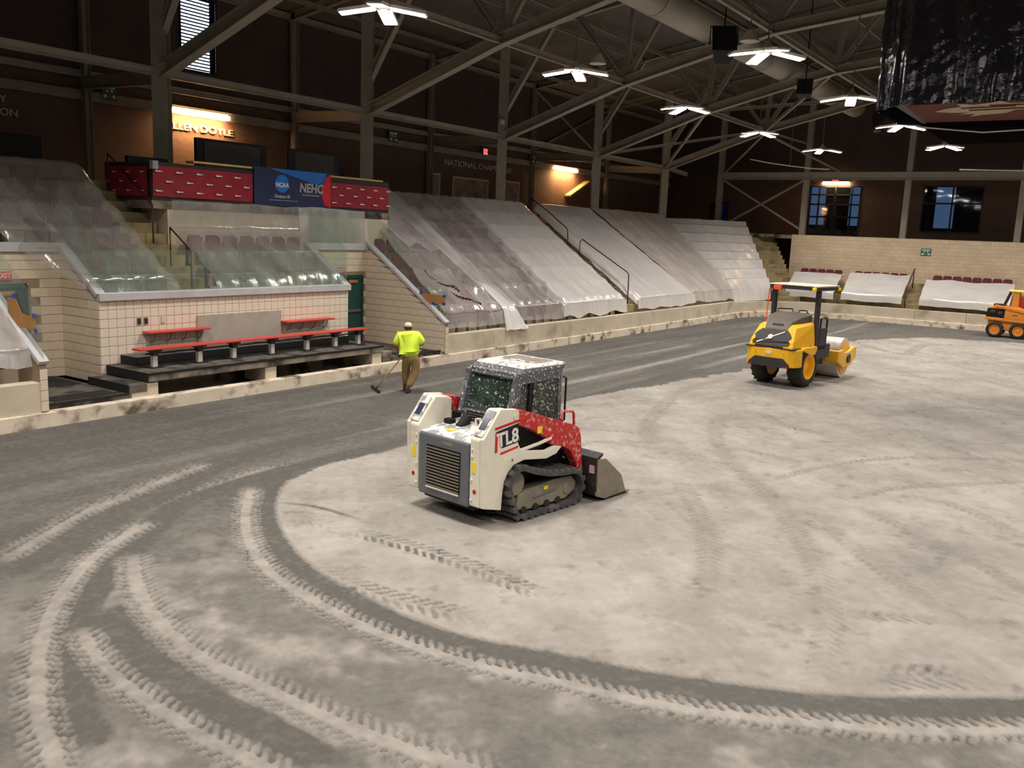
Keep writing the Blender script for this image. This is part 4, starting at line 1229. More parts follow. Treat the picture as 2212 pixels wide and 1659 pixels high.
for x0, x1, z0, z1, lb in ((16.15, 18.65, 5.05, 6.24, 'large dark grey panel in a black frame behind the left red banner'), (19.5, 21.7, 5.05, 6.26, 'large dark grey panel in a black frame behind the navy banner')):
    t = thing('display_panel', lb, 'panel')
    MB().box(x0, x1, 22.0, 22.12, z0, z1).build('frame', BLACK, t, bevel=0.02)
    MB().box(x0 + 0.25, x1 - 0.28, 21.98, 22.0, z0 + 0.15, z1 - 0.08).build('screen', DGREY, t)
    MB().box(x0 + 0.3, x0 + 0.38, 22.02, 22.1, 4.4, z0).box(x1 - 0.38, x1 - 0.3, 22.02, 22.1, 4.4, z0).box(x0 + 0.2, x0 + 0.48, 21.8, 22.3, 4.4, 4.44).box(x1 - 0.48, x1 - 0.2, 21.8, 22.3, 4.4, 4.44).build('stand', BLACK, t)
tag(MB().box(14.0, 15.2, 21.95, 22.1, 4.4, 5.55).build('dark_cabinet', BLACK, bevel=0.02), 'small dark cabinet behind the left red banner by the column', 'cabinet')

# ------------------------------------------------------------------ steel frames
FRX = [7.2, 15.3, 23.3, 31.4, 39.5, 47.4]
COLY = 22.3
NODES = [(COLY, 7.85), (16.7, 9.75), (11.1, 11.15), (3.4, 12.0), (-4.3, 11.15), (-9.9, 9.75), (-15.5, 7.85)]


def steel_frame(x, label):
    t = thing('steel_frame', label, 'steel truss', (x, 0, 0), 0, None)
    for y in (COLY, 2 * RIDGE_Y - COLY):
        MB().hbeam((0, y, 4.3 if y > 0 else 0), (0, y, roof_z(y) - 0.05), 0.40, 0.40, 0.035, up=(0.8, 0.6, 0)).build('column', STEEL, t)
    for (y0, z0), (y1, z1) in zip(NODES[:-1], NODES[1:]):
        MB().hbeam((0, y0, z0), (0, y1, z1), 0.32, 0.36, 0.03).build('chord', STEEL, t)
    for (y, z) in NODES[1:-1]:
        s = 1 if y > RIDGE_Y else -1
        MB().prism([(y - 0.30, z - 0.1), (y + 0.30, z - 0.1), (y + 0.36, z + 0.42), (y + 0.12, z + 0.62), (y - 0.12, z + 0.62), (y - 0.36, z + 0.42)], 'x', -0.03, 0.03).build('gusset_plate', STEEL, t)
        for dy in (2.15 * s, -0.25 * s, -2.0 * s):
            yt = y + dy
            MB().hbeam((0, y + dy * 0.12, z + 0.35), (0, yt, roof_z(yt) - 0.25), 0.16, 0.18, 0.02).build('strut', STEEL, t)
    for s, y in ((1, COLY), (-1, 2 * RIDGE_Y - COLY)):
        MB().hbeam((0, y - 0.1 * s, 8.9), (0, y - 2.3 * s, roof_z(y - 2.3 * s) - 0.25), 0.20, 0.22, 0.02).build('strut', STEEL, t)
        MB().hbeam((0, y + 0.2 * s, 7.72), (0, y + 3.75 * s, 7.80), 0.16, 0.36, 0.025).build('tie_beam', STEEL, t)
    for y0, y1 in ((WALL_Y, RIDGE_Y), (RIDGE_Y, RIGHT_Y)):
        MB().hbeam((0, y0, roof_z(y0) - 0.17), (0, y1, roof_z(y1) - 0.17), 0.2, 0.3, 0.02).build('rafter', STEELD, t)
    return t


FRL = ['painted steel roof frame out over the near sand', 'painted steel roof frame with a column behind the left red banner', 'painted steel roof frame with a column behind the right red banner',
       'painted steel roof frame with a column above the clear sheet', 'painted steel roof frame with a column right of the tilted wooden board', 'painted steel roof frame with a column next to the corner seats']
for x, lb in zip(FRX, FRL): steel_frame(x, lb)


def long_member(name, label, cat, p, q, w, h, mat_=STEEL, group=None, rolled=True):
    mb = MB()
    (mb.hbeam(p, q, w, h, 0.02) if rolled else mb.beam(p, q, w, h))
    return tag(mb.build(name, mat_), label, cat, group)


for a_, b_ in zip(FRX[:-1], FRX[1:]):
    long_member('girt', 'straight steel girt between two columns above the stands', 'beam', (a_ + 0.2, COLY, 7.85), (b_ - 0.2, COLY, 7.85), 0.16, 0.22, group='girts between the columns')
    long_member('eave_tie', 'steel tie between two roof frames above the outer lamps', 'beam', (a_ + 0.05, 16.7, 9.72), (b_ - 0.05, 16.7, 9.72), 0.14, 0.20, group='ties over the outer lamp row')
    long_member('roof_tie', 'steel tie between two roof frames above the inner lamps', 'beam', (a_ + 0.05, 11.1, 11.12), (b_ - 0.05, 11.1, 11.12), 0.14, 0.20, group='ties over the inner lamp row')
long_member('girt', 'short steel girt stub past the last column by the corner seats', 'beam', (47.6, COLY, 7.85), (50.5, COLY, 7.7), 0.16, 0.22)
for (z, lb, w, h) in ((7.45, 'lower steel girt along the brick wall', 0.12, 0.28), (8.05, 'upper steel girt along the brick wall', 0.12, 0.2), (EAVE - 0.15, 'eave beam along the top of the dark siding', 0.14, 0.2)):
    long_member('side_girt', lb, 'beam', (0, WALL_Y - 0.1, z), (WALL_X, WALL_Y - 0.1, z), w, h)
for x in (7.2, 15.35, 23.4, 31.2, 39.4, 47.4):
    long_member('side_post', 'upright steel post against the brick and siding wall', 'post', (x, WALL_Y - 0.16, 4.4), (x, WALL_Y - 0.16, EAVE), 0.22, 0.22, group='posts along the side wall')
for y in (24.3, 20.0, 18.85, 16.45, 14.7, 13.25, 10.85, 9.1, 6.0):
    long_member('purlin', 'thin steel purlin under the dark roof deck', 'beam', (NEAR_X, y, roof_z(y) - 0.36), (WALL_X, y, roof_z(y) - 0.36), 0.08, 0.14, STEELD, 'roof purlins')
BR = [((39.5, COLY, 7.85), (47.4, 16.7, 9.72)), ((47.4, COLY, 7.85), (39.5, 16.7, 9.72)), ((39.5, 16.7, 9.72), (47.4, 11.1, 11.12)), ((47.4, 16.7, 9.72), (39.5, 11.1, 11.12))]
for p, q in BR:
    long_member('cross_brace', 'slanting steel cross brace between the last two roof frames', 'brace', p, q, 0.10, 0.14, STEEL, 'roof cross braces')
for p, q in (((39.4, WALL_Y - 0.12, EAVE - 0.3), (47.4, WALL_Y - 0.12, 8.1)), ((47.4, WALL_Y - 0.14, EAVE - 0.3), (39.4, WALL_Y - 0.14, 8.1))):
    long_member('cross_brace', 'thin cross brace on the dark siding above the warm wall lamp', 'brace', p, q, 0.08, 0.08, STEEL, 'wall cross braces')
# end bay steel
EX = 53.2
long_member('end_beam', 'wide steel beam crossing above the end windows', 'beam', (EX, 21.2, 7.80), (EX, RIGHT_Y, 7.80), 0.25, 0.42)
for y, lb in ((21.3, 'steel end column in the dark corner by the cross rods'), (16.05, 'steel end column left of the first lobby window'), (10.5, 'steel end column between the two lobby windows'), (4.95, 'steel end column right of the second lobby window'), (-0.6, 'steel end column out past the right window')):
    long_member('end_column', lb, 'column', (EX + 0.1, y, 4.4), (EX + 0.1, y, roof_z(y) - 0.1), 0.30, 0.30)
for p, q in (((EX + 0.1, 21.1, 4.75), (EX + 0.1, 16.2, 7.55)), ((EX + 0.14, 21.1, 7.55), (EX + 0.14, 16.2, 4.75))):
    long_member('cross_brace', 'slanting cross rod in the end bay above the corner steps', 'brace', p, q, 0.10, 0.10, STEEL, 'end bay cross rods', False)
for p, q in (((47.4, 16.7, 9.6), (EX - 0.16, 20.9, 8.05)), ((47.4, 16.7, 9.6), (EX - 0.16, 14.2, 8.05)), ((47.4, 16.7, 9.72), (EX - 0.1, 16.1, 9.6))):
    long_member('cross_brace', 'thin steel stay from the last roof frame to the end beam', 'brace', p, q, 0.09, 0.09, STEEL, 'end stays', False)
# round duct
t = thing('ventilation_duct', 'long round pale ventilation duct under the roof', 'duct')
DY, DZ, DR = 13.4, 11.38, 0.52
for k in range(12):
    x0 = -8.5 + k * 5.05
    MB().cyl((x0, DY, DZ), (x0 + 5.03, DY, DZ), DR, 28).build('duct_section', DUCT, t, smooth=True)
    MB().cyl((x0 - 0.04, DY, DZ), (x0 + 0.04, DY, DZ), DR + 0.02, 28).build('joint_ring', DUCT, t)
# hanging cable rails at the far end
for label, pts, rods in (('thin curved bright cable rail hung above the corner seats', [(45.0, 16.5, 8.05), (45.0, 15.5, 7.86), (45.0, 14.4, 7.70), (45.0, 13.4, 7.58), (45.0, 12.5, 7.53)], [(14.45, 7.72)]),
                         ('thin straight bright cable rail hung before the second lobby window', [(45.0, 6.8, 7.48), (45.0, 4.0, 7.43), (45.0, 0.0, 7.40)], [(3.0, 7.42)])):
    t = thing('cable_rail', label, 'cable')
    MB().tube(pts, 0.03, 6).build('cable', LAMPW, t, smooth=True)
    for y, z in rods: MB().cyl((45.0, y, z), (45.0, y, roof_z(y)), 0.015, 6).build('hanger_rod', SEATSTEEL, t)


# ------------------------------------------------------------------ high-bay lamps
def lamp_meshes():
    out = []
    hub = MB().cyl((0, 0, -0.02), (0, 0, 0.12), 0.14, 14).cyl((0, 0, 0.12), (0, 0, 0.26), 0.10, 14, 0.03)
    out.append(('hub', hub, LAMPW))
    for k in range(4):
        R = Matrix.Rotation(k * math.pi / 2, 4, 'Z') @ Matrix.Rotation(math.radians(9), 4, 'Y')
        w = MB(); w.m = R
        w.prism([(0.14, 0.0), (0.98, 0.0), (1.0, 0.03), (0.96, 0.07), (0.18, 0.07)], 'y', -0.17, 0.17)
        l = MB(); l.m = R
        l.box(0.20, 0.96, -0.145, 0.145, -0.016, -0.001)
        out.append(('wing', w, LAMPW)); out.append(('lens', l, LENS))
    rod = MB().cyl((0, 0, 0.2), (0, 0, 1.9), 0.02, 8)
    out.append(('hanger_rod', rod, SEATSTEEL))
    res = []
    for n_, mb_, m_ in out:
        me_ = mb_.mesh(n_); me_.materials.append(m_); res.append((n_, me_))
    return res


LM = lamp_meshes()
LA = bpy.data.lights.new('lamp_light', 'AREA')
LA.shape = 'DISK'; LA.size = 1.3; LA.energy = HALL_W; LA.color = HALL_COL; LA.spread = math.radians(138)


def high_bay(x, y, z, rot, label, group):
    t = thing('high_bay_lamp', label, 'lamp', (x, y, z), rot, group)
    top = chord_z(y) - z
    for n_, me_ in LM:
        o = place(n_, me_, None, t)
        if n_ == 'hanger_rod': o.scale = (1, 1, max(0.2, top / 1.9))
    lo = bpy.data.objects.new('lamp_light', LA); COL.objects.link(lo); lo.parent = t; lo.location = (0, 0, -0.22)


def chord_z(y):
    for (y0, z0), (y1, z1) in zip(NODES[:-1], NODES[1:]):
        if y1 <= y <= y0: return z0 + (z1 - z0) * (y - y0) / (y1 - y0) - 0.15
    return 9.0


ROWA = [(-0.8, 14.2, 0.2), (7.3, 14.2, 0.3), (15.4, 14.3, 0.55), (23.6, 14.2, 0.35), (31.6, 14.2, 0.95), (39.7, 14.25, 1.2), (47.6, 13.7, 0.5)]
ROWB = [(-0.8, 8.1, 0.1), (7.3, 8.1, 0.4), (15.1, 8.1, 0.6), (22.95, 8.2, 0.75), (30.9, 8.1, 0.3), (38.6, 8.1, 0.6), (46.7, 7.8, 1.0)]
ROWC = [(x, 2.0, 0.4) for x in (-0.8, 7.3, 15.3, 31.2, 39.2, 47.0)]
ROWD = [(x, -4.2, 0.4) for x in (-0.8, 7.3, 15.3, 23.3, 31.2, 39.2, 47.0)]
for row, nm in ((ROWA, 'outer row over the players bench side'), (ROWB, 'inner row beside the hanging wrapped scoreboard'), (ROWC, 'middle row along the scoreboard line'), (ROWD, 'far right row over the sand')):
    for x, y, r in row:
        high_bay(x, y, 8.75 if nm[0] != 'i' else 8.72, r, 'bright four-winged high-bay lamp hanging in the %s' % nm, 'lamps of the ' + nm)

# ------------------------------------------------------------------ wrapped scoreboard
SB = thing('scoreboard', 'hanging scoreboard wrapped in shiny black plastic with a maroon skirt', 'scoreboard', (0, 0, 0))
SX0, SX1, SY0, SY1, SZ0, SZ1 = 22.0, 26.0, -0.2, 4.6, 7.12, 10.6


def wrap_pt(s, v):
    # perimeter with chamfered corner towards the stands
    path = [(SX0, SY0), (SX0, SY1), (SX0 + 0.75, SY1 + 0.75), (SX1 - 0.75, SY1 + 0.75), (SX1, SY1), (SX1, SY0), (SX0, SY0)]
    L_ = [math.hypot(b_[0] - a_[0], b_[1] - a_[1]) for a_, b_ in zip(path[:-1], path[1:])]
    d = s * sum(L_)
    for a_, b_, l in zip(path[:-1], path[1:], L_):
        if d <= l or b_ is path[-1] and d <= l + 1e-6:
            t_ = d / l; x = a_[0] + (b_[0] - a_[0]) * t_; y = a_[1] + (b_[1] - a_[1]) * t_
            nx, ny = (b_[1] - a_[1]) / l, -(b_[0] - a_[0]) / l
            z = SZ0 + (SZ1 - SZ0) * v
            f = 0.14 * mnoise.noise(Vector((s * 44, v * 0.8, 1.0))) + 0.05 * mnoise.noise(Vector((s * 80, v * 3 + s * 20, 5.0))) + 0.022 * mnoise.noise(Vector((s * 140 + v * 22, v * 14, 9.0)))
            return (x - nx * f - nx * 0.04, y - ny * f - ny * 0.04, z)
        d -= l
    return (SX0, SY0, SZ0)


nu, nv_ = 300, 60
vs = [wrap_pt(i / nu * 0.99999, j / nv_) for i in range(nu + 1) for j in range(nv_ + 1)]
fs = [(i * (nv_ + 1) + j, (i + 1) * (nv_ + 1) + j, (i + 1) * (nv_ + 1) + j + 1, i * (nv_ + 1) + j + 1) for i in range(nu) for j in range(nv_)]
w = MB(); w.v = vs; w.f = fs
w.build('plastic_wrap', BLACKWRAP, SB, smooth=True)
MB().box(SX0 + 0.2, SX1 - 0.2, SY0 + 0.2, SY1 + 0.3, SZ0 + 0.05, SZ1).build('cabinet', BLACK, SB)
MB().loft([[(SX0 + 0.02, SY1, 7.12), (SX0 + 0.02, SY0, 7.12), (SX1, SY0, 7.12), (SX1, SY1, 7.12)], [(SX0 + 0.35, SY1 - 0.42, 6.76), (SX0 + 0.35, SY0 + 0.4, 6.76), (SX1 - 0.4, SY0 + 0.4, 6.76), (SX1 - 0.4, SY1 - 0.42, 6.76)]]).build('skirt', SCOREM, SB)
MB().box(SX0 + 0.34, SX1 - 0.38, SY0 + 0.38, SY1 - 0.42, 6.62, 6.765).build('under_frame', MATTE, SB)
MB().tube([(SX0 + 0.3, SY1 - 0.4, 6.66), (SX0 + 0.3, 3.0, 6.52), (SX0 + 0.3, 1.6, 6.58), (SX0 + 0.3, SY0 + 0.4, 6.66)], 0.015, 6).build('cord', LAMPW, SB)
zz = lambda k: 7.12 - 0.36 * k
sk = lambda y, k: (SX0 + 0.01 + 0.33 * k - 0.006, y, zz(k))
emb = MB()
shape = [(4.0, 0.42), (3.75, 0.28), (3.45, 0.20), (3.55, 0.05), (3.2, 0.12), (2.9, 0.06), (2.7, -0.02), (2.5, 0.10), (1.9, 0.14), (1.2, 0.10), (0.8, 0.2), (1.3, 0.34), (1.9, 0.42), (2.4, 0.46), (2.6, 0.62), (3.0, 0.66), (3.3, 0.74), (3.15, 0.60), (3.5, 0.62), (3.3, 0.52), (3.7, 0.50)]
emb.add([sk(y, k) for y, k in shape], [tuple(range(len(shape)))])
emb.build('emblem', CREAM, SB, label='cream winged emblem on the maroon skirt')
for s in ((3.45, 0.30, 2.4, 0.26), (3.3, 0.42, 2.2, 0.38), (2.9, 0.20, 1.6, 0.22)):
    p, q = Vector(sk(s[0], s[1])), Vector(sk(s[2], s[3]))
    MB().beam(p - Vector((0.004, 0, 0)), q - Vector((0.004, 0, 0)), 0.035, 0.02).build('emblem_line', SCOREM, SB)
for y in (0.5, 3.9):
    for x in (22.8, 25.2): MB().cyl((x, y, SZ1), (x, y, roof_z(y) - 0.2), 0.03, 8).build('hanger_rod', SEATSTEEL, SB)


# ------------------------------------------------------------------ loudspeakers
def speaker(label, x, y, z, w, h, d, tilt, rz, double=False):
    t = thing('loudspeaker', label, 'loudspeaker', (x, y, z), rz)
    for s in ((-0.28, 0.28) if double else (0,)):
        b_ = MB(); b_.m = Matrix.Rotation(tilt, 4, 'Y') @ Matrix.Translation((0, s * (w + 0.1) / 0.56 * 0.56, 0))
        b_.prism([(-d / 2, -w * 0.5), (-d / 2, w * 0.5), (d / 2, w * 0.32), (d / 2, -w * 0.32)], 'z', -h / 2, h / 2).build('cabinet', BLACK, t, bevel=0.03)
        g_ = MB(); g_.m = b_.m
        g_.box(-d / 2 - 0.015, -d / 2 - 0.002, -w * 0.45, w * 0.45, -h * 0.46, h * 0.46).build('grille', RUBBER, t)
    MB().tube([(0, -w * 0.55, 0), (0, -w * 0.55, h * 0.55), (0, w * 0.55, h * 0.55), (0, w * 0.55, 0)], 0.025, 6).build('yoke', BLACK, t)
    MB().cyl((0, 0, h * 0.55), (0, 0, roof_z(y) - z), 0.025, 8).build('hanger_rod', BLACK, t)
    return t


speaker('large black loudspeaker hanging beside the pale round duct', 28.0, 11.45, 10.05, 0.78, 1.0, 0.62, 0.55, 0.5)
speaker('pair of small black loudspeakers hanging past the duct', 37.0, 11.55, 10.05, 0.36, 0.65, 0.45, 0.3, 0.2, True)
speaker('narrow black loudspeaker hanging left of the maroon scoreboard skirt', 40.5, 9.45, 9.1, 0.38, 0.8, 0.35, 0.25, 0.2)
t = thing('hanger_cone', 'small pale cone fitting above a lamp near the middle frame', 'fitting', (24.2, 13.8, 9.0))  # pale cone belonging to a lamp hanger
MB().cyl((0, 0, 0), (0, 0, 0.28), 0.26, 10, 0.08).build('cone', LAMPW, t); MB().cyl((0, 0, 0.28), (0, 0, 1.2), 0.015, 6).build('hanger_rod', SEATSTEEL, t)
t = thing('hanger_cone', 'small pale cone fitting beside the large loudspeaker', 'fitting', (23.0, 8.7, 9.0))
MB().cyl((0, 0, 0), (0, 0, 0.28), 0.26, 10, 0.08).build('cone', LAMPW, t); MB().cyl((0, 0, 0.28), (0, 0, 2.2), 0.015, 6).build('hanger_rod', SEATSTEEL, t)


# ------------------------------------------------------------------ warm wall lamps, signs, lettering, pictures
def wall_lamp(label, loc, length, rz, power):
    t = thing('strip_lamp', label, 'wall lamp', loc, rz)
    MB().box(-length / 2, length / 2, -0.12, 0.0, 0.06, 0.14).build('housing', LAMPW, t, bevel=0.01)
    for k in (-1, 1):
        MB().box(min(0.02 * k, k * length / 2), max(0.02 * k, k * length / 2), -0.20, -0.04, -0.05, 0.06).build('tube', WARM, t)
    la = bpy.data.lights.new('wall_lamp_light', 'AREA'); la.shape = 'RECTANGLE'; la.size = length * 0.9; la.size_y = 0.3
    la.energy = power; la.color = (1.0, 0.55, 0.24)
    lo = bpy.data.objects.new('wall_lamp_light', la); COL.objects.link(lo); lo.parent = t; lo.location = (0, -0.28, -0.12)
    lo.rotation_euler = (math.radians(25), 0, 0)
    return t


wall_lamp('warm glowing wall lamp above the metal name lettering', (19.35, WALL_Y - 0.02, 7.40), 2.2, 0, 100)
wall_lamp('warm glowing wall lamp above the tilted wooden board', (42.8, WALL_Y - 0.02, 7.42), 2.4, 0, 110)
wall_lamp('warm glowing lamp above the first lobby window', (WALL_X - 0.02, 15.2, 7.58), 1.6, -math.pi / 2, 28)


def exit_sign(label, loc, rz, w=0.34, h=0.2, m=REDEXIT):
    t = thing('exit_sign', label, 'exit sign', loc, rz)
    MB().box(-w / 2, w / 2, -0.05, 0, -h / 2, h / 2).build('housing', LAMPW if m is REDEXIT else BLACK, t, bevel=0.008)
    MB().box(-w / 2 + 0.01, w / 2 - 0.01, -0.056, -0.05, -h / 2 + 0.01, h / 2 - 0.01).build('face', m, t)
    text('lettering', 'EXIT', h * 0.75, PRINTW, t, face_mtx((0, -0.058, 0), (1, 0, 0), (0, 0, 1)), 0.001, bold=0.004)


exit_sign('red exit sign above the green door right of the bench', (19.52, RB_Y, 2.62), 0)
exit_sign('red exit sign above the far left green door', (9.53, RB_Y - 0.1, 2.64), 0)
exit_sign('glowing red exit sign high on the brick wall by a column', (35.2, WALL_Y - 0.2, 7.66), 0, 0.34, 0.28, REDGLOW)
exit_sign('glowing red exit sign over the warm lamp of the first lobby window', (WALL_X - 0.12, 15.25, 7.83), -math.pi / 2, 0.40, 0.18, REDGLOW)


def section_sign(label, loc, rz, w, h):
    t = thing('section_sign', label, 'sign', loc, rz)
    MB().box(-w / 2, w / 2, -0.03, 0, -h / 2, h / 2).build('plate', SIGNG, t, bevel=0.006)
    MB().box(-w * 0.40, w * 0.40, -0.034, -0.03, h * 0.22, h * 0.36).build('white_strip', PRINTW, t)
    for s in (-1, 1):
        MB().prism([(s * w * 0.12, -h * 0.30), (s * w * 0.42, -h * 0.40), (s * w * 0.42, -h * 0.24), (s * w * 0.26, -h * 0.14)], 'y', -0.034, -0.03).build('arrow', PRINTW, t)
        MB().box(min(s * w * 0.1, s * w * 0.22), max(s * w * 0.1, s * w * 0.22), -0.034, -0.03, -h * 0.02, h * 0.14).build('white_mark', PRINTW, t)


section_sign('green and white section sign left of the banner column', (16.06, WALL_Y - 0.16, 7.64), 0, 0.46, 0.46)
section_sign('green and white section sign between two wall posts right of the banners', (28.77, WALL_Y - 0.16, 7.68), 0, 0.55, 0.44)
section_sign('green and white section sign left of the lamp with the wooden board', (39.5, WALL_Y - 0.27, 7.66), 0, 0.7, 0.42)
section_sign('green and white section sign on the cream end wall', (52.745, 9.12, 3.74), -math.pi / 2, 0.52, 0.38)


def letters(label, body, x, z, size, align='LEFT', xs=1.0):
    t = thing('metal_lettering', label, 'lettering')
    for k, ln in enumerate(body):
        cur = x
        for word in (ln.split() if align == 'LEFT' else ln.split()[::-1]):
            o = text('lettering', word, size, LETTER, t, face_mtx((cur, WALL_Y - 0.03, z - k * size * 1.22), (1, 0, 0), (0, 0, 1)), 0.02, align=align, bold=0.004, xs=xs)
            xs_ = [v.co.x for v in o.data.vertices]
            wd = max(xs_) - min(xs_) + size * 0.42
            cur += wd if align == 'LEFT' else -wd


letters('metal letters under the warm lamp left of the louvre', ['ALLEN DOYLE'], 20.72, 6.93, 0.30, 'RIGHT', 1.42)
letters('two lines of metal letters at the far left of the brick wall', ['EY', 'SON'], 12.72, 7.02, 0.28, 'LEFT', 1.15)
letters('row of dim metal letters above the framed pictures', ['NATIONAL CHAMPIONS'], 32.35, 6.95, 0.36, 'LEFT', 1.35)
for x0, x1, z0, z1, lb in ((31.5, 32.1, 5.2, 6.42, 'tall pale framed picture left of the wide pictures'), (33.0, 35.8, 5.2, 6.38, 'wide brownish framed picture below the metal letters'), (37.0, 38.5, 5.2, 6.46, 'pale framed picture right of the column')):
    t = thing('framed_picture', lb, 'picture')
    MB().box(x0, x1, WALL_Y - 0.05, WALL_Y - 0.01, z0, z1).build('frame', LETTER, t)
    MB().box(x0 + 0.08, x1 - 0.08, WALL_Y - 0.056, WALL_Y - 0.05, z0 + 0.08, z1 - 0.08).build('print', mat('print_brown', rgb(150, 118, 104), 0.5, 0, 0.4, 2.0), t)
tag(MB().beam((43.05, WALL_Y - 0.2, 6.02), (45.1, WALL_Y - 0.2, 6.92), 0.38, 0.10).build('tilted_board', WOOD, bevel=0.01), 'tilted pale wooden board lit by the warm wall lamp', 'board')
tag(MB().box(12.0, 13.9, WALL_Y - 0.3, WALL_Y - 0.02, 4.4, 6.1).build('dark_notice_case', BLACK, bevel=0.02), 'low dark cabinet against the brick wall at the far left', 'cabinet')
tag(MB().box(30.98, 31.2, 22.06, 22.2, 8.32, 8.52).build('junction_box', LAMPW, bevel=0.01), 'small white box beside a column top over the clear sheet', 'box')
tag(MB().box(24.4, 25.6, WALL_Y - 0.5, WALL_Y - 0.05, 4.4, 6.15).build('dark_locker', BLACK, bevel=0.02), 'tall dark locker against the brick wall past the right banner', 'cabinet')
# louvre in the siding
LV = struct(MB().box(LOUV[0] - 0.05, LOUV[0], WALL_Y - 0.04, WALL_Y + 0.3, LOUV[2] - 0.05, LOUV[3] + 0.05).box(LOUV[1], LOUV[1] + 0.05, WALL_Y - 0.04, WALL_Y + 0.3, LOUV[2] - 0.05, LOUV[3] + 0.05)
            .box(LOUV[0], LOUV[1], WALL_Y - 0.04, WALL_Y + 0.3, LOUV[2] - 0.05, LOUV[2]).box(LOUV[0], LOUV[1], WALL_Y - 0.04, WALL_Y + 0.3, LOUV[3], LOUV[3] + 0.05).build('window_1', BLACK), 'louvred opening with daylight between the slats')
sl = MB().beam((LOUV[0], 0, 0), (LOUV[1], 0, 0), 0.05, 0.042).mesh('slat'); sl.materials.append(FRAMED)
for k in range(22):
    o = place('slat', sl, None, LV); o.location = (0, WALL_Y + 0.05, LOUV[2] + 0.05 + k * 0.105)


# lobby windows and door in the end wall
def lobby_window(k, h, cols, rows):
    y0, y1, z0, z1 = h
    f = MB().box(WALL_X - 0.03, WALL_X + 0.1, y0, y1, z0 - 0.06, z0 + 0.04).box(WALL_X - 0.03, WALL_X + 0.1, y0, y1, z1 - 0.06, z1)
    f.box(WALL_X - 0.03, WALL_X + 0.1, y0, y0 + 0.06, z0, z1).box(WALL_X - 0.03, WALL_X + 0.1, y1 - 0.06, y1, z0, z1)
    W = struct(f.build('window_%d' % k, FRAMED))
    ye = [y0 + (y1 - y0) * c for c in cols]; ze = [z0 + (z1 - z0) * r for r in rows]
    for y in ye[1:-1]: MB().box(WALL_X - 0.02, WALL_X + 0.08, y - 0.04, y + 0.04, z0, z1).build('mullion', FRAMED, W)
    for z in ze[1:-1]: MB().box(WALL_X - 0.02, WALL_X + 0.08, y0, y1, z - 0.05, z + 0.05).build('transom', FRAMED, W)
    for a_, b_ in zip(ye[:-1], ye[1:]):
        for c, d in zip(ze[:-1], ze[1:]):
            MB().box(WALL_X + 0.03, WALL_X + 0.04, a_, b_, c, d).build('pane', WINGLASS, W)


lobby_window(2, WIN_A, (0, 0.18, 0.5, 0.82, 1), (0, 0.36, 0.62, 0.82, 1))
lobby_window(3, WIN_B, (0, 0.5, 1), (0, 0.62, 1))
dw = MB().box(WALL_X - 0.03, WALL_X + 0.1, DOOR_E[0], DOOR_E[1], 6.3, 6.38).box(WALL_X - 0.03, WALL_X + 0.1, DOOR_E[0], DOOR_E[0] + 0.08, 4.4, 6.3).box(WALL_X - 0.03, WALL_X + 0.1, DOOR_E[1] - 0.08, DOOR_E[1], 4.4, 6.3)
dw.box(WALL_X, WALL_X + 0.06, 22.3, DOOR_E[1] - 0.08, 4.4, 6.3)
D3 = struct(dw.build('door_3', FRAMED))
MB().box(WALL_X + 0.03, WALL_X + 0.04, DOOR_E[0] + 0.08, 22.3, 4.4, 6.3).build('pane', glass_mat('daylight_tinted_glass', (0.16, 0.30, 0.75, 1), 0.02), D3)  # blue of the daylight beyond is put into the pane's tint

# ------------------------------------------------------------------ compact track loader
WHT = mat('loader_white', rgb(226, 221, 205), 0.45, 0, 0.05, 3, dirt=(rgb(176, 160, 132), 1.2, 0.58, 0.8))
LRED = mat('loader_red', rgb(190, 44, 42), 0.45, 0, 0.1, 4, speck=(rgb(218, 190, 186), 18, 0.52, 0.78))
LGREY = mat('loader_grey', rgb(104, 108, 114), 0.5, 0.1, 0.08, 4)
CABG = mat('cab_grey', rgb(92, 94, 100), 0.45, 0.1, 0.1, 4, speck=(rgb(216, 214, 208), 30, 0.60, 0.64))
CABROOF = mat('cab_roof_paint', rgb(150, 150, 152), 0.5, 0, 0.1, 4, speck=(rgb(226, 222, 212), 13, 0.36, 0.50))
HOODW = mat('hood_spattered', rgb(150, 150, 152), 0.5, 0, 0.1, 4, speck=(rgb(226, 224, 218), 8, 0.45, 0.54))
CABGLASS = mat('cab_glass', rgb(46, 58, 50), 0.12, 0, 0.4, 5, spec=0.6, speck=(rgb(196, 202, 190), 30, 0.62, 0.66))
CABMESH = mat('cab_mesh', rgb(52, 60, 54), 0.5, 0, 0.25, 8, speck=(rgb(180, 184, 172), 34, 0.56, 0.62))
TRUB = mat('track_rubber', rgb(70, 70, 72), 0.8, 0, 0.15, 6, dirt=(rgb(112, 106, 96), 4, 0.55, 0.75))
UNDER = mat('undercarriage', rgb(132, 124, 108), 0.7, 0.1, 0.15, 5)
BUCK = mat('bucket_steel', rgb(48, 45, 45), 0.55, 0.2, 0.15, 5, dirt=(rgb(96, 90, 82), 3, 0.58, 0.78))
YSTK = mat('yellow_sticker', rgb(246, 214, 40), 0.5)
TAILR = mat('tail_red', rgb(170, 20, 30), 0.25)
DARKIN = mat('dark_inside', rgb(20, 20, 21), 0.7)

TL = thing('track_loader', 'white and red compact track loader with paint-spattered grey cab and rubber tracks', 'track loader', (10.77, 7.27, 0.0), math.radians(-8))


def arc(cx, cz, r, a0, a1, n):
    return [(cx + r * math.cos(math.radians(a0 + (a1 - a0) * k / n)), cz + r * math.sin(math.radians(a0 + (a1 - a0) * k / n))) for k in range(n + 1)]


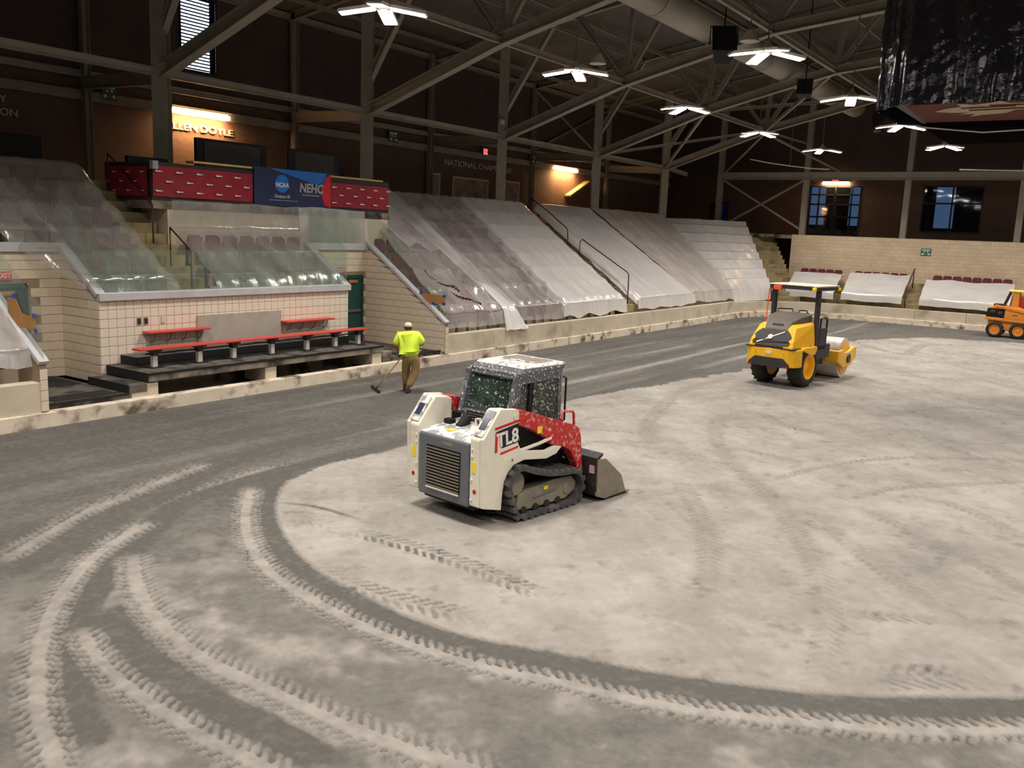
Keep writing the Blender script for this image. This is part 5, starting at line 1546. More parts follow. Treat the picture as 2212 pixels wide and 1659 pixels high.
loop = [(-0.60, 0.035), (-0.3, 0.035), (0.0, 0.035), (0.25, 0.035)] + arc(0.45, 0.29, 0.255, -90, 90, 8) + [(0.2, 0.56), (-0.1, 0.60), (-0.4, 0.68)] + arc(-0.70, 0.53, 0.255, 82, 185, 6) + arc(-0.62, 0.23, 0.195, 195, 262, 4)
loop = [Vector((x, 0, z)) for x, z in loop]


def resample(pts, step):
    P = pts + [pts[0]]; out = []; carry = 0.0
    for a_, b_ in zip(P[:-1], P[1:]):
        L_ = (b_ - a_).length; d = carry
        while d < L_:
            out.append(a_.lerp(b_, d / L_)); d += step
        carry = d - L_
    return out


fine = resample(loop, 0.035)
nl = len(fine)
norm = []
for k in range(nl):
    d = (fine[(k + 1) % nl] - fine[k - 1]).normalized(); norm.append(Vector((d.z, 0, -d.x)))
for s, lb in ((-1, None), (1, None)):
    y0, y1 = s * 0.46, s * 0.86
    belt = MB(); vs = []
    for p, n_ in zip(fine, norm):
        i_ = p - n_ * 0.045
        vs += [(p.x, y0, p.z), (p.x, y1, p.z), (i_.x, y1, i_.z), (i_.x, y0, i_.z)]
    fs = []
    for k in range(nl):
        a_, b_ = 4 * k, 4 * ((k + 1) % nl)
        for e_ in range(4): fs.append((a_ + e_, a_ + (e_ + 1) % 4, b_ + (e_ + 1) % 4, b_ + e_))
    belt.add(vs, fs)
    TK = belt.build('track', TRUB, TL)
    lug = MB().prism([(-0.048, 0.0), (0.048, 0.0), (0.030, 0.045), (-0.030, 0.045)], 'y', min(y0, y1), max(y0, y1)).mesh('tread_lug')
    lug.materials.append(TRUB)
    for p, k in [(fine[k], k) for k in range(0, nl - 2, 4)]:
        n_ = norm[k]
        o = place('tread_lug', lug, None, TK)
        o.location = (p.x, 0, p.z); o.rotation_euler = (0, math.atan2(n_.x, n_.z), 0)
    uf = MB().prism([(-0.70, 0.16), (-0.55, 0.11), (0.40, 0.11), (0.60, 0.20), (0.64, 0.32), (0.52, 0.44), (0.1, 0.46), (-0.45, 0.40), (-0.66, 0.36)], 'y', s * 0.55, s * 0.76).build('undercarriage_frame', UNDER, TL, bevel=0.015)
    MB().prism([(-0.35, 0.26), (0.15, 0.30), (0.15, 0.32), (-0.35, 0.28)], 'y', s * 0.76, s * 0.775).build('frame_rib', LGREY, uf)
    MB().box(-0.12, -0.04, min(s * 0.76, s * 0.772), max(s * 0.76, s * 0.772), 0.34, 0.39).build('sticker', YSTK, uf)
    MB().cyl((-0.70, s * 0.52, 0.53), (-0.70, s * 0.75, 0.53), 0.17, 20).build('sprocket', UNDER, TL, bevel=0.01)
    MB().cyl((0.45, s * 0.52, 0.29), (0.45, s * 0.77, 0.29), 0.13, 20).build('idler', UNDER, TL, bevel=0.01)
    for x in (-0.55, -0.3, -0.05, 0.2): MB().cyl((x, s * 0.52, 0.12), (x, s * 0.78, 0.12), 0.06, 14).build('track_roller', BUCK, TL)
    # white side panel with the fender arch over the track
    side = [(-1.38, 0.31), (-1.02, 0.22), (-1.0, 0.50), (-0.93, 0.70), (-0.80, 0.82), (-0.58, 0.86), (-0.1, 0.80), (0.12, 0.84), (0.24, 0.93), (0.10, 0.96), (-0.1, 0.92), (-0.45, 0.97), (-0.66, 1.02), (-0.72, 1.12), (-0.72, 1.56), (-0.80, 1.61), (-1.10, 1.64), (-1.41, 1.26)]
    MB().prism(side, 'y', s * 0.70, s * 0.77).build('side_panel', WHT, TL, bevel=0.01)
    tw = MB().prism([(-1.40, 0.31), (-1.0, 0.25), (-0.78, 1.0), (-0.76, 1.56), (-0.86, 1.60), (-1.09, 1.625), (-1.41, 1.24)], 'y', s * 0.52, s * 0.70).build('rear_tower', WHT, TL, bevel=0.02)
    sd_ = Vector((0.30, 0, 0.38)).normalized(); nn_ = Vector((-sd_.z, 0, sd_.x))
    c0 = Vector((-1.25, s * 0.645, 1.44)) + nn_ * 0.012
    MB().beam(c0 - sd_ * 0.20, c0 + sd_ * 0.20, 0.17, 0.02, nn_).build('light_housing', HOODW, tw)
    MB().beam(c0 - sd_ * 0.10 + nn_ * 0.014, c0 + sd_ * 0.08 + nn_ * 0.014, 0.10, 0.012, nn_).build('light_lens', mat('lens_blue', rgb(52, 62, 88), 0.15), tw)
    MB().cyl((-1.405, s * 0.62, 0.52), (-1.385, s * 0.62, 0.52), 0.032, 14).build('tail_lamp', TAILR, tw)
    MB().box(-1.412, -1.398, min(s * 0.57, s * 0.64), max(s * 0.57, s * 0.64), 0.78, 0.93).build('sticker', YSTK, tw, label='yellow warning sticker')
    for z in (0.40, 0.68, 1.0, 1.1): MB().cyl((-1.42, s * 0.56, z), (-1.385, s * 0.56, z), 0.018, 8).build('bolt', WHT, tw)
    # lift arm
    arm = [(-0.86, 1.585), (-0.64, 1.575), (0.56, 1.20), (0.66, 1.15), (0.72, 1.02), (0.80, 0.44), (0.70, 0.42), (0.62, 0.62), (0.48, 0.82), (0.30, 0.92), (0.04, 0.98), (-0.02, 1.06), (-0.40, 1.26), (-0.72, 1.38), (-0.86, 1.42)]
    MB().prism(arm, 'y', s * 0.60, s * 0.745).build('lift_arm', LRED, TL, bevel=0.012)
    MB().box(-0.30, -0.20, min(s * 0.745, s * 0.75), max(s * 0.745, s * 0.75), 1.19, 1.29).build('sticker', YSTK, TL)
    MB().cyl((-0.80, s * 0.60, 1.50), (-0.80, s * 0.785, 1.50), 0.045, 14).build('pivot_pin', WHT, TL)
    MB().cyl((0.58, s * 0.60, 1.06), (0.58, s * 0.76, 1.06), 0.035, 14).build('pivot_pin', LRED, TL)
    MB().tube([(0.28, s * 0.69, 1.24), (0.30, s * 0.69, 1.40), (0.33, s * 0.69, 1.43), (0.55, s * 0.69, 1.40), (0.58, s * 0.69, 1.36), (0.60, s * 0.69, 1.17)], 0.020, 8).build('grab_handle', LRED, TL, smooth=True)
    MB().tube([(-0.66, s * 0.74, 1.00), (-0.25, s * 0.74, 1.04), (0.02, s * 0.73, 1.08)], 0.026, 8).build('hose_guard', WHT, TL)
    MB().cyl((-0.66, s * 0.60, 0.95), (0.45, s * 0.60, 0.88), 0.05, 12).build('lift_cylinder', DARKIN, TL)
    MB().prism([(-0.70, 1.0), (0.0, 0.98), (0.0, 1.06), (-0.70, 1.36)], 'y', s * 0.50, s * 0.58).build('dark_side_cover', DARKIN, TL)
    MB().tube([(0.45, s * 0.55, 0.85), (0.6, s * 0.56, 0.7), (0.72, s * 0.56, 0.55)], 0.03, 8).build('hydraulic_hose', DARKIN, TL)
# body core, hood and radiator door
MB().box(-1.30, 0.62, -0.50, 0.50, 0.26, 1.02).build('chassis', DARKIN, TL, bevel=0.03)
MB().box(-1.28, -0.6, -0.5, 0.5, 0.2, 0.3).build('belly_plate', DARKIN, TL)
MB().prism([(-1.38, 1.02), (-0.55, 1.02), (-0.55, 1.26), (-0.78, 1.25), (-1.30, 1.19), (-1.38, 1.15)], 'y', -0.52, 0.52).build('hood', HOODW, TL, bevel=0.02)
DR_ = MB().box(-1.41, -1.34, -0.505, 0.505, 0.27, 1.165).build('radiator_door', LGREY, TL, bevel=0.03)
MB().box(-1.418, -1.40, -0.345, 0.33, 0.41, 1.01).build('grille_opening', DARKIN, DR_)
for k in range(13):
    z = 0.435 + k * 0.045
    MB().beam((-1.425, -0.335, z), (-1.425, 0.32, z), 0.012, 0.014).build('louvre', UNDER, DR_)
MB().beam((-1.425, -0.335, 0.405), (-1.425, 0.32, 0.405), 0.02, 0.022).build('louvre', WHT, DR_)
MB().box(-1.414, -1.41, -0.18, 0.02, 1.06, 1.11).build('name_plate', UNDER, DR_)
MB().cyl((-0.95, 0.16, 1.2), (-0.78, 0.16, 1.34), 0.075, 14).build('air_intake', DARKIN, TL, bevel=0.01)
MB().cyl((-0.9, -0.3, 1.22), (-0.95, -0.3, 1.34), 0.07, 14).build('exhaust_outlet', DARKIN, TL, bevel=0.01)
MB().tube([(-0.95, -0.3, 1.28), (-1.05, -0.42, 1.25), (-1.15, -0.5, 1.22)], 0.012, 6).build('hose', DARKIN, TL)
MB().box(-0.98, -0.86, 0.32, 0.47, 1.22, 1.30).build('intake_slot', DARKIN, TL, bevel=0.02)
MB().tube([(-0.80, -0.02, 1.25), (-0.80, -0.02, 1.34), (-0.80, -0.10, 1.36), (-0.80, -0.12, 1.25)], 0.02, 6).build('lift_eye', WHT, TL)
MB().box(-1.2, -1.08, 0.06, 0.18, 1.195, 1.215).build('sticker', YSTK, TL)
MB().ball((-0.72, 0.05, 1.30), 0.03).build('filler_cap', mat('cap_red', rgb(196, 96, 84), 0.5), TL)
# cab
CB = MB().loft([[(-0.66, -0.50, 1.12), (0.52, -0.50, 1.02), (0.52, 0.50, 1.02), (-0.66, 0.50, 1.12)], [(-0.60, -0.50, 1.40), (0.52, -0.50, 1.25), (0.52, 0.50, 1.25), (-0.60, 0.50, 1.40)]]).build('cab_base', CABG, TL, bevel=0.02)
MB().loft([[(-0.575, -0.465, 1.36), (0.46, -0.465, 1.1), (0.46, 0.465, 1.1), (-0.575, 0.465, 1.36)], [(-0.40, -0.455, 2.0), (0.44, -0.455, 2.0), (0.44, 0.455, 2.0), (-0.40, 0.455, 2.0)]]).build('cab_glazing', CABGLASS, TL)
for s in (-1, 1):
    MB().beam((-0.60, s * 0.475, 1.34), (-0.42, s * 0.465, 2.02), 0.09, 0.13, (1, 0, 0.2)).build('cab_pillar', CABG, TL, bevel=0.015)
    MB().beam((0.47, s * 0.475, 1.08), (0.45, s * 0.465, 2.02), 0.08, 0.08, (1, 0, 0)).build('cab_pillar', CABG, TL, bevel=0.015)
    MB().beam((-0.20, s * 0.478, 1.28), (-0.16, s * 0.468, 2.0), 0.03, 0.06, (1, 0, 0)).build('cab_pillar', BLACK, TL)
    MB().prism([(-0.13, 1.24), (0.42, 1.12), (0.41, 1.92), (-0.11, 1.92)], 'y', s * 0.468, s * 0.485).build('mesh_screen', CABMESH, TL)
    MB().beam((-0.52, s * 0.47, 1.93), (0.48, s * 0.47, 1.95), 0.08, 0.14).build('roof_side_rail', CABG, TL, bevel=0.02)
    MB().tube([(0.52, s * 0.5, 1.22), (0.56, s * 0.53, 1.24), (0.56, s * 0.53, 1.88), (0.52, s * 0.5, 1.90)], 0.016, 6).build('mirror_bar', DARKIN, TL)
MB().beam((-0.575, -0.46, 1.36), (-0.575, 0.46, 1.36), 0.08, 0.10).build('window_sill_bar', CABG, TL, bevel=0.02)
MB().beam((-0.415, -0.44, 1.97), (-0.415, 0.44, 1.97), 0.08, 0.10).build('window_head_bar', CABG, TL, bevel=0.02)
MB().box(-0.68, -0.64, -0.36, 0.30, 1.24, 1.40).build('rear_vent', DARKIN, TL)
for k in range(4): MB().beam((-0.69, -0.32, 1.27 + k * 0.035), (-0.69, 0.26, 1.27 + k * 0.035), 0.01, 0.012).build('vent_slat', CABG, TL)
MB().loft([[(-0.47, -0.495, 1.94), (0.52, -0.50, 1.98), (0.52, 0.50, 1.98), (-0.47, 0.495, 1.94)], [(-0.44, -0.505, 2.0), (0.545, -0.52, 2.06), (0.545, 0.52, 2.06), (-0.44, 0.505, 2.0)], [(-0.33, -0.475, 2.085), (0.55, -0.515, 2.09), (0.55, 0.515, 2.09), (-0.33, 0.475, 2.085)]]).build('roof_fascia', CABG, TL, bevel=0.01)
MB().loft([[(-0.345, -0.48, 2.075), (0.55, -0.515, 2.085), (0.55, 0.515, 2.085), (-0.345, 0.48, 2.075)], [(-0.29, -0.45, 2.11), (0.55, -0.49, 2.12), (0.55, 0.49, 2.12), (-0.29, 0.45, 2.11)]]).build('cab_roof', CABROOF, TL, bevel=0.01)
MB().box(0.02, 0.46, -0.36, 0.36, 2.115, 2.13).build('roof_hatch', HOODW, TL, bevel=0.005)
MB().box(0.06, 0.42, 0.02, 0.32, 2.13, 2.133).box(0.06, 0.42, -0.32, -0.02, 2.13, 2.133).build('hatch_window', UNDER, TL)
MB().box(-0.15, 0.25, -0.2, 0.2, 1.05, 1.5).build('operator_seat', DARKIN, TL, bevel=0.05)
# decals with the model lettering
for s in (-1, 1):
    yd = s * 0.7735
    sg = -s
    MB().prism([(-1.20, 1.40), (-0.725, 1.46), (-0.725, 1.425), (-1.20, 1.365)], 'y', s * 0.77, yd).build('red_stripe', BANBRED, TL)
    MB().prism([(-1.19, 1.05), (-1.14, 1.055), (-1.14, 1.33), (-1.19, 1.33)], 'y', s * 0.77, yd).build('red_stripe', BANBRED, TL)
    MB().prism([(-1.08, 1.04), (-0.725, 1.09), (-0.725, 1.06), (-1.08, 1.01)], 'y', s * 0.77, yd).build('red_stripe', BANBRED, TL)
    MB().prism([(-1.18, 1.34), (-0.725, 1.41), (-0.725, 1.14), (-1.06, 1.10), (-1.06, 1.22)], 'y', s * 0.77, yd - s * 0.001).build('black_patch', BLACK, TL)
    text('lettering', 'TL8', 0.27, PRINTW, TL, face_mtx((-0.945, s * 0.7765, 1.225), (-s, 0, 0.0), (0, 0, 1)) if s > 0 else face_mtx((-0.945, s * 0.7765, 1.225), (1, 0, 0.1), (-0.1, 0, 1)), 0.002, bold=0.008)
    MB().box(-1.06, -0.92, min(s * 0.77, s * 0.773), max(s * 0.77, s * 0.773), 0.90, 0.955).build('sticker', PRINTW, TL)
    MB().box(-1.06, -1.0, min(s * 0.773, s * 0.775), max(s * 0.773, s * 0.775), 0.93, 0.955).build('sticker', YSTK, TL)
    MB().cyl((-0.83, s * 0.77, 0.90), (-0.83, s * 0.775, 0.90), 0.02, 10).build('bolt', UNDER, TL)
MB().cyl((-0.55, -0.585, 1.12), (-0.55, -0.60, 1.12), 0.045, 12).build('green_cap', mat('cap_green', rgb(40, 170, 110), 0.5), TL)
# bucket
BK = MB().prism([(0.80, 0.70), (0.86, 0.70), (0.92, 0.30), (1.05, 0.14), (1.25, 0.07), (1.62, 0.045), (1.62, 0.03), (1.05, 0.03), (0.86, 0.10), (0.80, 0.30)], 'y', -1.0, 0.96).build('bucket', BUCK, TL)
for s in (-1, 0.96):
    MB().prism([(0.82, 0.68), (1.04, 0.66), (1.46, 0.34), (1.60, 0.05), (1.05, 0.03), (0.84, 0.10)], 'y', s * 0.97, s * 1.005).build('bucket_side', UNDER, BK, bevel=0.008)
MB().prism([(0.80, 0.70), (0.95, 0.76), (0.95, 0.72), (0.84, 0.66)], 'y', -1.0, 0.96).build('bucket_lip', BUCK, BK)
MB().box(1.60, 1.70, -1.0, 0.96, 0.03, 0.05).build('cutting_edge', SEATSTEEL, BK)
MB().box(0.70, 0.82, -0.55, 0.55, 0.2, 0.62).build('quick_coupler', BUCK, TL, bevel=0.02)
MB().box(0.785, 0.80, -0.97, -0.88, 0.46, 0.58).build('sticker', mat('sticker_pink', rgb(186, 150, 150), 0.5), BK)
pile = MB(); pr = []
for i in range(7):
    x = 0.95 + i * 0.095
    pr.append([(x, -0.8 + 1.6 * k / 10, 0.08 + (0.38 * math.sin(math.pi * min(1, (i + 0.6) / 6.5)) * (0.5 + 0.5 * math.sin(math.pi * k / 10)) if 0 < k < 10 else 0.02)) for k in range(11)])
vs = [p for r in pr for p in r]; fs = [(i * 11 + k, i * 11 + k + 1, (i + 1) * 11 + k + 1, (i + 1) * 11 + k) for i in range(6) for k in range(10)]
pile.add(vs, fs)
sp = pile.build('sand_load', mat('sand_load', rgb(120, 113, 102), 0.95, 0, 0.2, 12, 0.5, 50), BK, smooth=True)

# ------------------------------------------------------------------ drum roller
RY = mat('roller_yellow', rgb(255, 192, 36), 0.4, 0, 0.05, 3)
RYD = mat('roller_drum_frame', rgb(248, 190, 72), 0.5, 0, 0.1, 4)
RGREY = mat('roller_grey', rgb(112, 104, 98), 0.35, 0, 0.05, 4)
RDK = mat('roller_dark', rgb(56, 54, 56), 0.5, 0, 0.08, 4)
TYRE = mat('tyre_rubber', rgb(48, 46, 45), 0.8, 0, 0.15, 6)
DRUM = mat('drum_steel', rgb(226, 216, 208), 0.4, 0.1, 0.12, 4, dirt=(rgb(150, 120, 100), 2, 0.55, 0.75))
ORNG = mat('orange_flag', rgb(240, 92, 44), 0.6)
RO = thing('drum_roller', 'yellow single drum roller with dark grey canopy posts and engine grille', 'roller', (25.15, 7.74, 0), math.radians(-9))


def tyre(parent, x, y, r, w, side, rim_m, lugs=18, tm=TYRE, hub=0.55):
    """wheel with rounded tyre, lugs and dished rim; side is the outer direction"""
    prof = [(-w / 2, r * 0.62), (-w / 2, r * 0.86), (-w * 0.36, r * 0.97), (0, r), (w * 0.36, r * 0.97), (w / 2, r * 0.86), (w / 2, r * 0.62)]
    n_ = 32; rings = []
    for k in range(n_ + 1):
        a_ = 2 * math.pi * k / n_
        rings.append([(x + q * math.cos(a_), y + p, r + q * math.sin(a_)) for p, q in prof])
    W = MB().loft(rings, False).build('tyre', tm, parent, smooth=True)
    rim_ = MB()
    rr = []
    for d, q in ((w * 0.5, r * 0.64), (w * 0.46, r * hub), (w * 0.15, r * hub * 0.9), (w * 0.15, r * 0.2), (w * 0.28, r * 0.18), (w * 0.28, 0.001)):
        rr.append([(x + q * math.cos(2 * math.pi * k / 24), y + side * d, r + q * math.sin(2 * math.pi * k / 24)) for k in range(24)])
    rim_.loft(rr, False)
    rb_ = []
    for d, q in ((-w * 0.5, r * 0.64), (-w * 0.4, 0.001)):
        rb_.append([(x + q * math.cos(2 * math.pi * k / 24), y + side * d, r + q * math.sin(2 * math.pi * k / 24)) for k in range(24)])
    rim_.loft(rb_, False)
    rim_.build('rim', rim_m, W, smooth=False)
    lg = MB()
    for sd2 in (-1, 1):
        lg.v += []
    m1 = MB().prism([(-0.035, 0.0), (0.035, 0.0), (0.03, 0.022), (-0.03, 0.022)], 'y', 0.0, w * 0.46).mesh('tyre_lug'); m1.materials.append(tm)
    for k in range(lugs):
        for sd2 in (-1, 1):
            a_ = 2 * math.pi * (k + (0.5 if sd2 > 0 else 0)) / lugs
            o = place('tyre_lug', m1, None, W)
            o.matrix_local = Matrix.Translation((x, y, r)) @ Matrix.Rotation(-a_ + math.pi / 2, 4, 'Y') @ Matrix.Translation((0, 0, r * 0.965)) @ Matrix.Rotation(0.5 * sd2, 4, 'Z') @ Matrix.Diagonal((1, sd2, 1, 1))
    return W


for s in (-1, 1): tyre(RO, 0.0, s * 0.55, 0.58, 0.42, s, RY)
MB().cyl((0, -0.5, 0.56), (0, 0.5, 0.56), 0.12, 12).build('rear_axle', RDK, RO)
plan = [(-0.60, 0.78), (-0.84, 0.72), (-0.93, 0.55), (-0.95, 0.0), (-0.93, -0.55), (-0.84, -0.72), (-0.60, -0.78), (-0.50, -0.78), (-0.50, 0.78)]
MB().prism(plan, 'z', 0.60, 1.10).build('bumper', RY, RO, bevel=0.03)
for s in (-1, 1):
    MB().box(-0.985, -0.96, min(s * 0.46, s * 0.60), max(s * 0.46, s * 0.60), 0.585, 0.64).build('tail_lamp', TAILR, RO)
    MB().cyl((-0.955, s * 0.42, 1.0), (-0.94, s * 0.42, 1.0), 0.025, 8).build('bolt', RYD, RO)
MB().prism([(0.42, 0.84), (-0.42, 0.84), (-0.60, 0.68), (-0.60, 0.58), (0.60, 0.58), (0.60, 0.68)], 'x', -0.97, -0.6).build('rear_skid_plate', RDK, RO, bevel=0.015)
ov = [(0.10 * math.cos(2 * math.pi * k / 20) + 0.02, 0.98 + 0.05 * math.sin(2 * math.pi * k / 20)) for k in range(20)]
MB().prism(ov, 'x', -0.962, -0.95).build('oval_badge', PRINTW, RO, label='white oval badge')
# engine cover: yellow shell, grille and grey top
MB().loft([[(-0.93, -0.66, 1.10), (0.30, -0.74, 1.10), (0.30, 0.74, 1.10), (-0.93, 0.66, 1.10)],
           [(-0.86, -0.64, 1.30), (0.32, -0.72, 1.30), (0.32, 0.72, 1.30), (-0.86, 0.64, 1.30)],
           [(-0.60, -0.56, 1.66), (0.34, -0.66, 1.72), (0.34, 0.66, 1.72), (-0.60, 0.56, 1.66)],
           [(-0.50, -0.50, 1.74), (0.34, -0.62, 1.80), (0.34, 0.62, 1.80), (-0.50, 0.50, 1.74)]]).build('engine_cover', RY, RO, bevel=0.04)
MB().prism([(0.0, 0.9), (0.3, 0.9), (0.42, 1.1), (0.34, 1.14), (-0.4, 1.14), (-0.55, 1.08)], 'y', -0.78, 0.78).build('side_fender', RY, RO, bevel=0.03)
MB().box(-0.94, -0.3, -0.72, 0.72, 1.085, 1.115).build('seam_strip', RDK, RO)
gn = Vector((-0.42, 0, 0.29)).normalized(); gu = Vector((0.29, 0, 0.42)).normalized()


def gp(y, t, off=0.02):
    base = Vector((-0.90, 0, 1.18)) + gu * t
    if t > 0.14: base = Vector((-0.87, 0, 1.28)).lerp(Vector((-0.60, 0, 1.68)), min(1.2, (t - 0.14) / 0.48))
    p = base + gn * off
    return (p.x, y, p.z)


gr = [(0.54, 0.0), (-0.52, 0.0), (-0.56, 0.08), (-0.50, 0.16), (-0.50, 0.24), (-0.55, 0.30), (-0.48, 0.40), (-0.38, 0.50), (0.38, 0.50), (0.48, 0.40), (0.55, 0.30), (0.50, 0.24), (0.50, 0.16), (0.56, 0.08)]
GRP = MB().loft([[gp(y, t_, 0.03) for y, t_ in gr], [gp(y, t_, -0.03) for y, t_ in gr]]).build('grille', RDK, RO)
p, q = Vector(gp(0.42, 0.02, 0.045)), Vector(gp(-0.32, 0.44, 0.045))
MB().beam(p, q, 0.036, 0.012, gn).build('emblem_bar', PRINTW, GRP, label='white diagonal emblem bar')
c0 = (p + q) / 2 + gn * 0.01
MB().cyl(c0, c0 + gn * 0.02, 0.075, 24).build('emblem_disc', PRINTW, GRP, label='white round emblem')
MB().loft([[(-0.66, 0.34, 1.60), (-0.66, -0.34, 1.60), (0.36, -0.58, 1.74), (0.36, 0.58, 1.74)],
           [(-0.50, 0.38, 1.80), (-0.50, -0.38, 1.80), (0.36, -0.56, 1.86), (0.36, 0.56, 1.86)],
           [(-0.20, 0.50, 1.93), (-0.20, -0.50, 1.93), (0.34, -0.56, 2.0), (0.34, 0.56, 2.0)],
           [(0.0, 0.36, 1.99), (0.0, -0.36, 1.99), (0.34, -0.42, 2.04), (0.34, 0.42, 2.04)]]).build('hood_top', RGREY, RO, bevel=0.02)
MB().beam((-0.565, 0.16, 1.735), (-0.565, -0.16, 1.735), 0.05, 0.03, (-0.8, 0, 0.6)).build('hood_handle', RDK, RO)
MB().box(-0.93, -0.80, -0.38, 0.46, 1.10, 1.17).build('lower_grille_lip', RDK, RO, bevel=0.01)
# operator station and canopy
MB().box(0.30, 1.35, -0.72, 0.72, 0.75, 1.15).build('operator_platform', RDK, RO, bevel=0.03)
MB().box(0.45, 0.85, -0.22, 0.22, 1.15, 1.55).box(0.40, 0.52, -0.22, 0.22, 1.5, 2.0).build('operator_seat', BLACK, RO, bevel=0.05)
MB().box(1.15, 1.35, -0.3, 0.3, 1.15, 1.7).build('dash_console', RDK, RO, bevel=0.03)
wl = [(1.12 + 0.05 * math.cos(a_), 0.19 * math.cos(a_) * 0 + 0.19 * math.sin(a_), 1.80 + 0.17 * math.cos(a_)) for a_ in [2 * math.pi * k / 20 for k in range(21)]]
MB().tube(wl, 0.018, 6).build('steering_wheel', BLACK, RO)
MB().tube([(0.36, 0.52, 1.9), (0.36, 0.50, 2.10), (0.36, 0.06, 2.12), (0.36, 0.02, 1.98)], 0.018, 6).build('hand_rail', BLACK, RO)
MB().tube([(0.5, -0.06, 1.98), (0.5, -0.08, 2.08), (0.5, -0.30, 2.09), (0.5, -0.40, 1.95)], 0.018, 6).build('hand_rail', BLACK, RO)
for s in (-1, 1):
    MB().beam((0.44, s * 0.66, 0.75), (0.40, s * 0.66, 2.70), 0.12, 0.14, (1, 0, 0)).build('canopy_post', RDK, RO, bevel=0.015)
    MB().tube([(1.02, s * 0.70, 1.0), (1.02, s * 0.70, 1.85), (0.95, s * 0.70, 1.90), (0.62, s * 0.70, 1.90), (0.58, s * 0.70, 1.1)], 0.025, 6).build('side_guard', BLACK, RO)
    MB().box(0.50, 1.0, min(s * 0.66, s * 0.72), max(s * 0.66, s * 0.72), 1.0, 1.62).build('side_panel', RDK, RO, bevel=0.02)
CN = MB().box(0.22, 1.50, -0.75, 0.75, 2.68, 2.78).build('canopy', RDK, RO, bevel=0.02)
MB().box(0.20, 1.52, -0.76, 0.76, 2.78, 2.82).build('canopy_top', mat('canopy_cream', rgb(226, 214, 196), 0.5), CN, bevel=0.015)
MB().box(0.15, 0.26, 0.36, 0.60, 2.64, 2.77).build('beacon_cover', ORNG, CN, bevel=0.02)
MB().box(0.15, 0.25, -0.68, -0.56, 2.67, 2.77).build('work_lamp', YSTK, CN, bevel=0.02)
MB().box(1.42, 1.56, -0.80, -0.70, 2.67, 2.76).build('work_lamp', YSTK, CN, bevel=0.02)
MB().prism([(0.78, 2.65), (0.81, 2.65), (0.86, 1.25), (0.83, 1.25)], 'x', 0.30, 0.31).build('red_ribbon', ORNG, RO)
# articulated drum end
AM = Matrix.Rotation(math.radians(6), 4, 'Z')
af = MB(); af.m = Matrix.Translation((1.5, 0, 0)) @ AM @ Matrix.Translation((-1.5, 0, 0))
MB().box(1.2, 1.9, -0.3, 0.3, 0.45, 0.85).build('articulation_joint', RDK, RO, bevel=0.03)


def amb():
    m_ = MB(); m_.m = af.m; return m_


amb().cyl((2.75, -0.66, 0.60), (2.75, 0.66, 0.60), 0.60, 48).build('drum', DRUM, RO)
for s in (-1, 1):
    d_ = amb(); d_.cyl((2.75, s * 0.665, 0.60), (2.75, s * 0.68, 0.60), 0.50, 32).build('drum_end', RYD, RO)
    fr_ = amb(); fr_.prism([(1.85, 0.55), (1.95, 0.86), (2.25, 0.90), (2.42, 0.78), (2.95, 0.82), (3.30, 0.92), (3.45, 0.86), (3.45, 0.55), (3.1, 0.36), (2.35, 0.34)], 'y', s * 0.70, s * 0.80).build('drum_frame_side', RYD, RO, bevel=0.02)
    b_ = amb(); b_.cyl((2.75, s * 0.78, 0.60), (2.75, s * 0.84, 0.60), 0.14, 16).build('drum_hub', RDK, RO)
    pl_ = amb(); pl_.box(2.55, 2.75, min(s * 0.80, s * 0.806), max(s * 0.80, s * 0.806), 0.68, 0.78).build('data_plate', PRINTW, RO)
amb().box(1.80, 2.02, -0.80, 0.80, 0.55, 0.88).build('drum_frame_rear', RY, RO, bevel=0.02)
amb().box(3.38, 3.50, -0.80, 0.80, 0.55, 0.90).build('drum_frame_front', RY, RO, bevel=0.02)
amb().box(2.04, 2.12, -0.66, 0.66, 0.80, 0.86).build('scraper', BLACK, RO)

# ------------------------------------------------------------------ small orange loader at the far end
ORA = mat('loader_orange', rgb(246, 158, 62), 0.45, 0, 0.06, 4)
ORL = thing('orange_loader', 'small orange wheeled loader with black engine opening and yellow canopy at the far kerb', 'wheel loader', (47.45, 4.28, 0), -math.pi / 2)
for x in (-0.50, 0.46):
    for s in (-1, 1): tyre(ORL, x, s * 0.52, 0.36, 0.24, s, ORA, 12)
MB().box(-0.85, 0.9, -0.38, 0.38, 0.32, 0.9).build('chassis', ORA, ORL, bevel=0.03)
MB().prism([(-0.98, 0.80), (0.95, 0.70), (0.95, 0.86), (-0.98, 0.92)], 'y', -0.52, 0.52).build('fender', ORA, ORL, bevel=0.02)
MB().prism([(-0.95, 0.92), (-0.15, 0.92), (-0.12, 1.30), (-0.90, 1.32)], 'y', -0.46, 0.46).build('engine_bay', DARKIN, ORL, bevel=0.02)
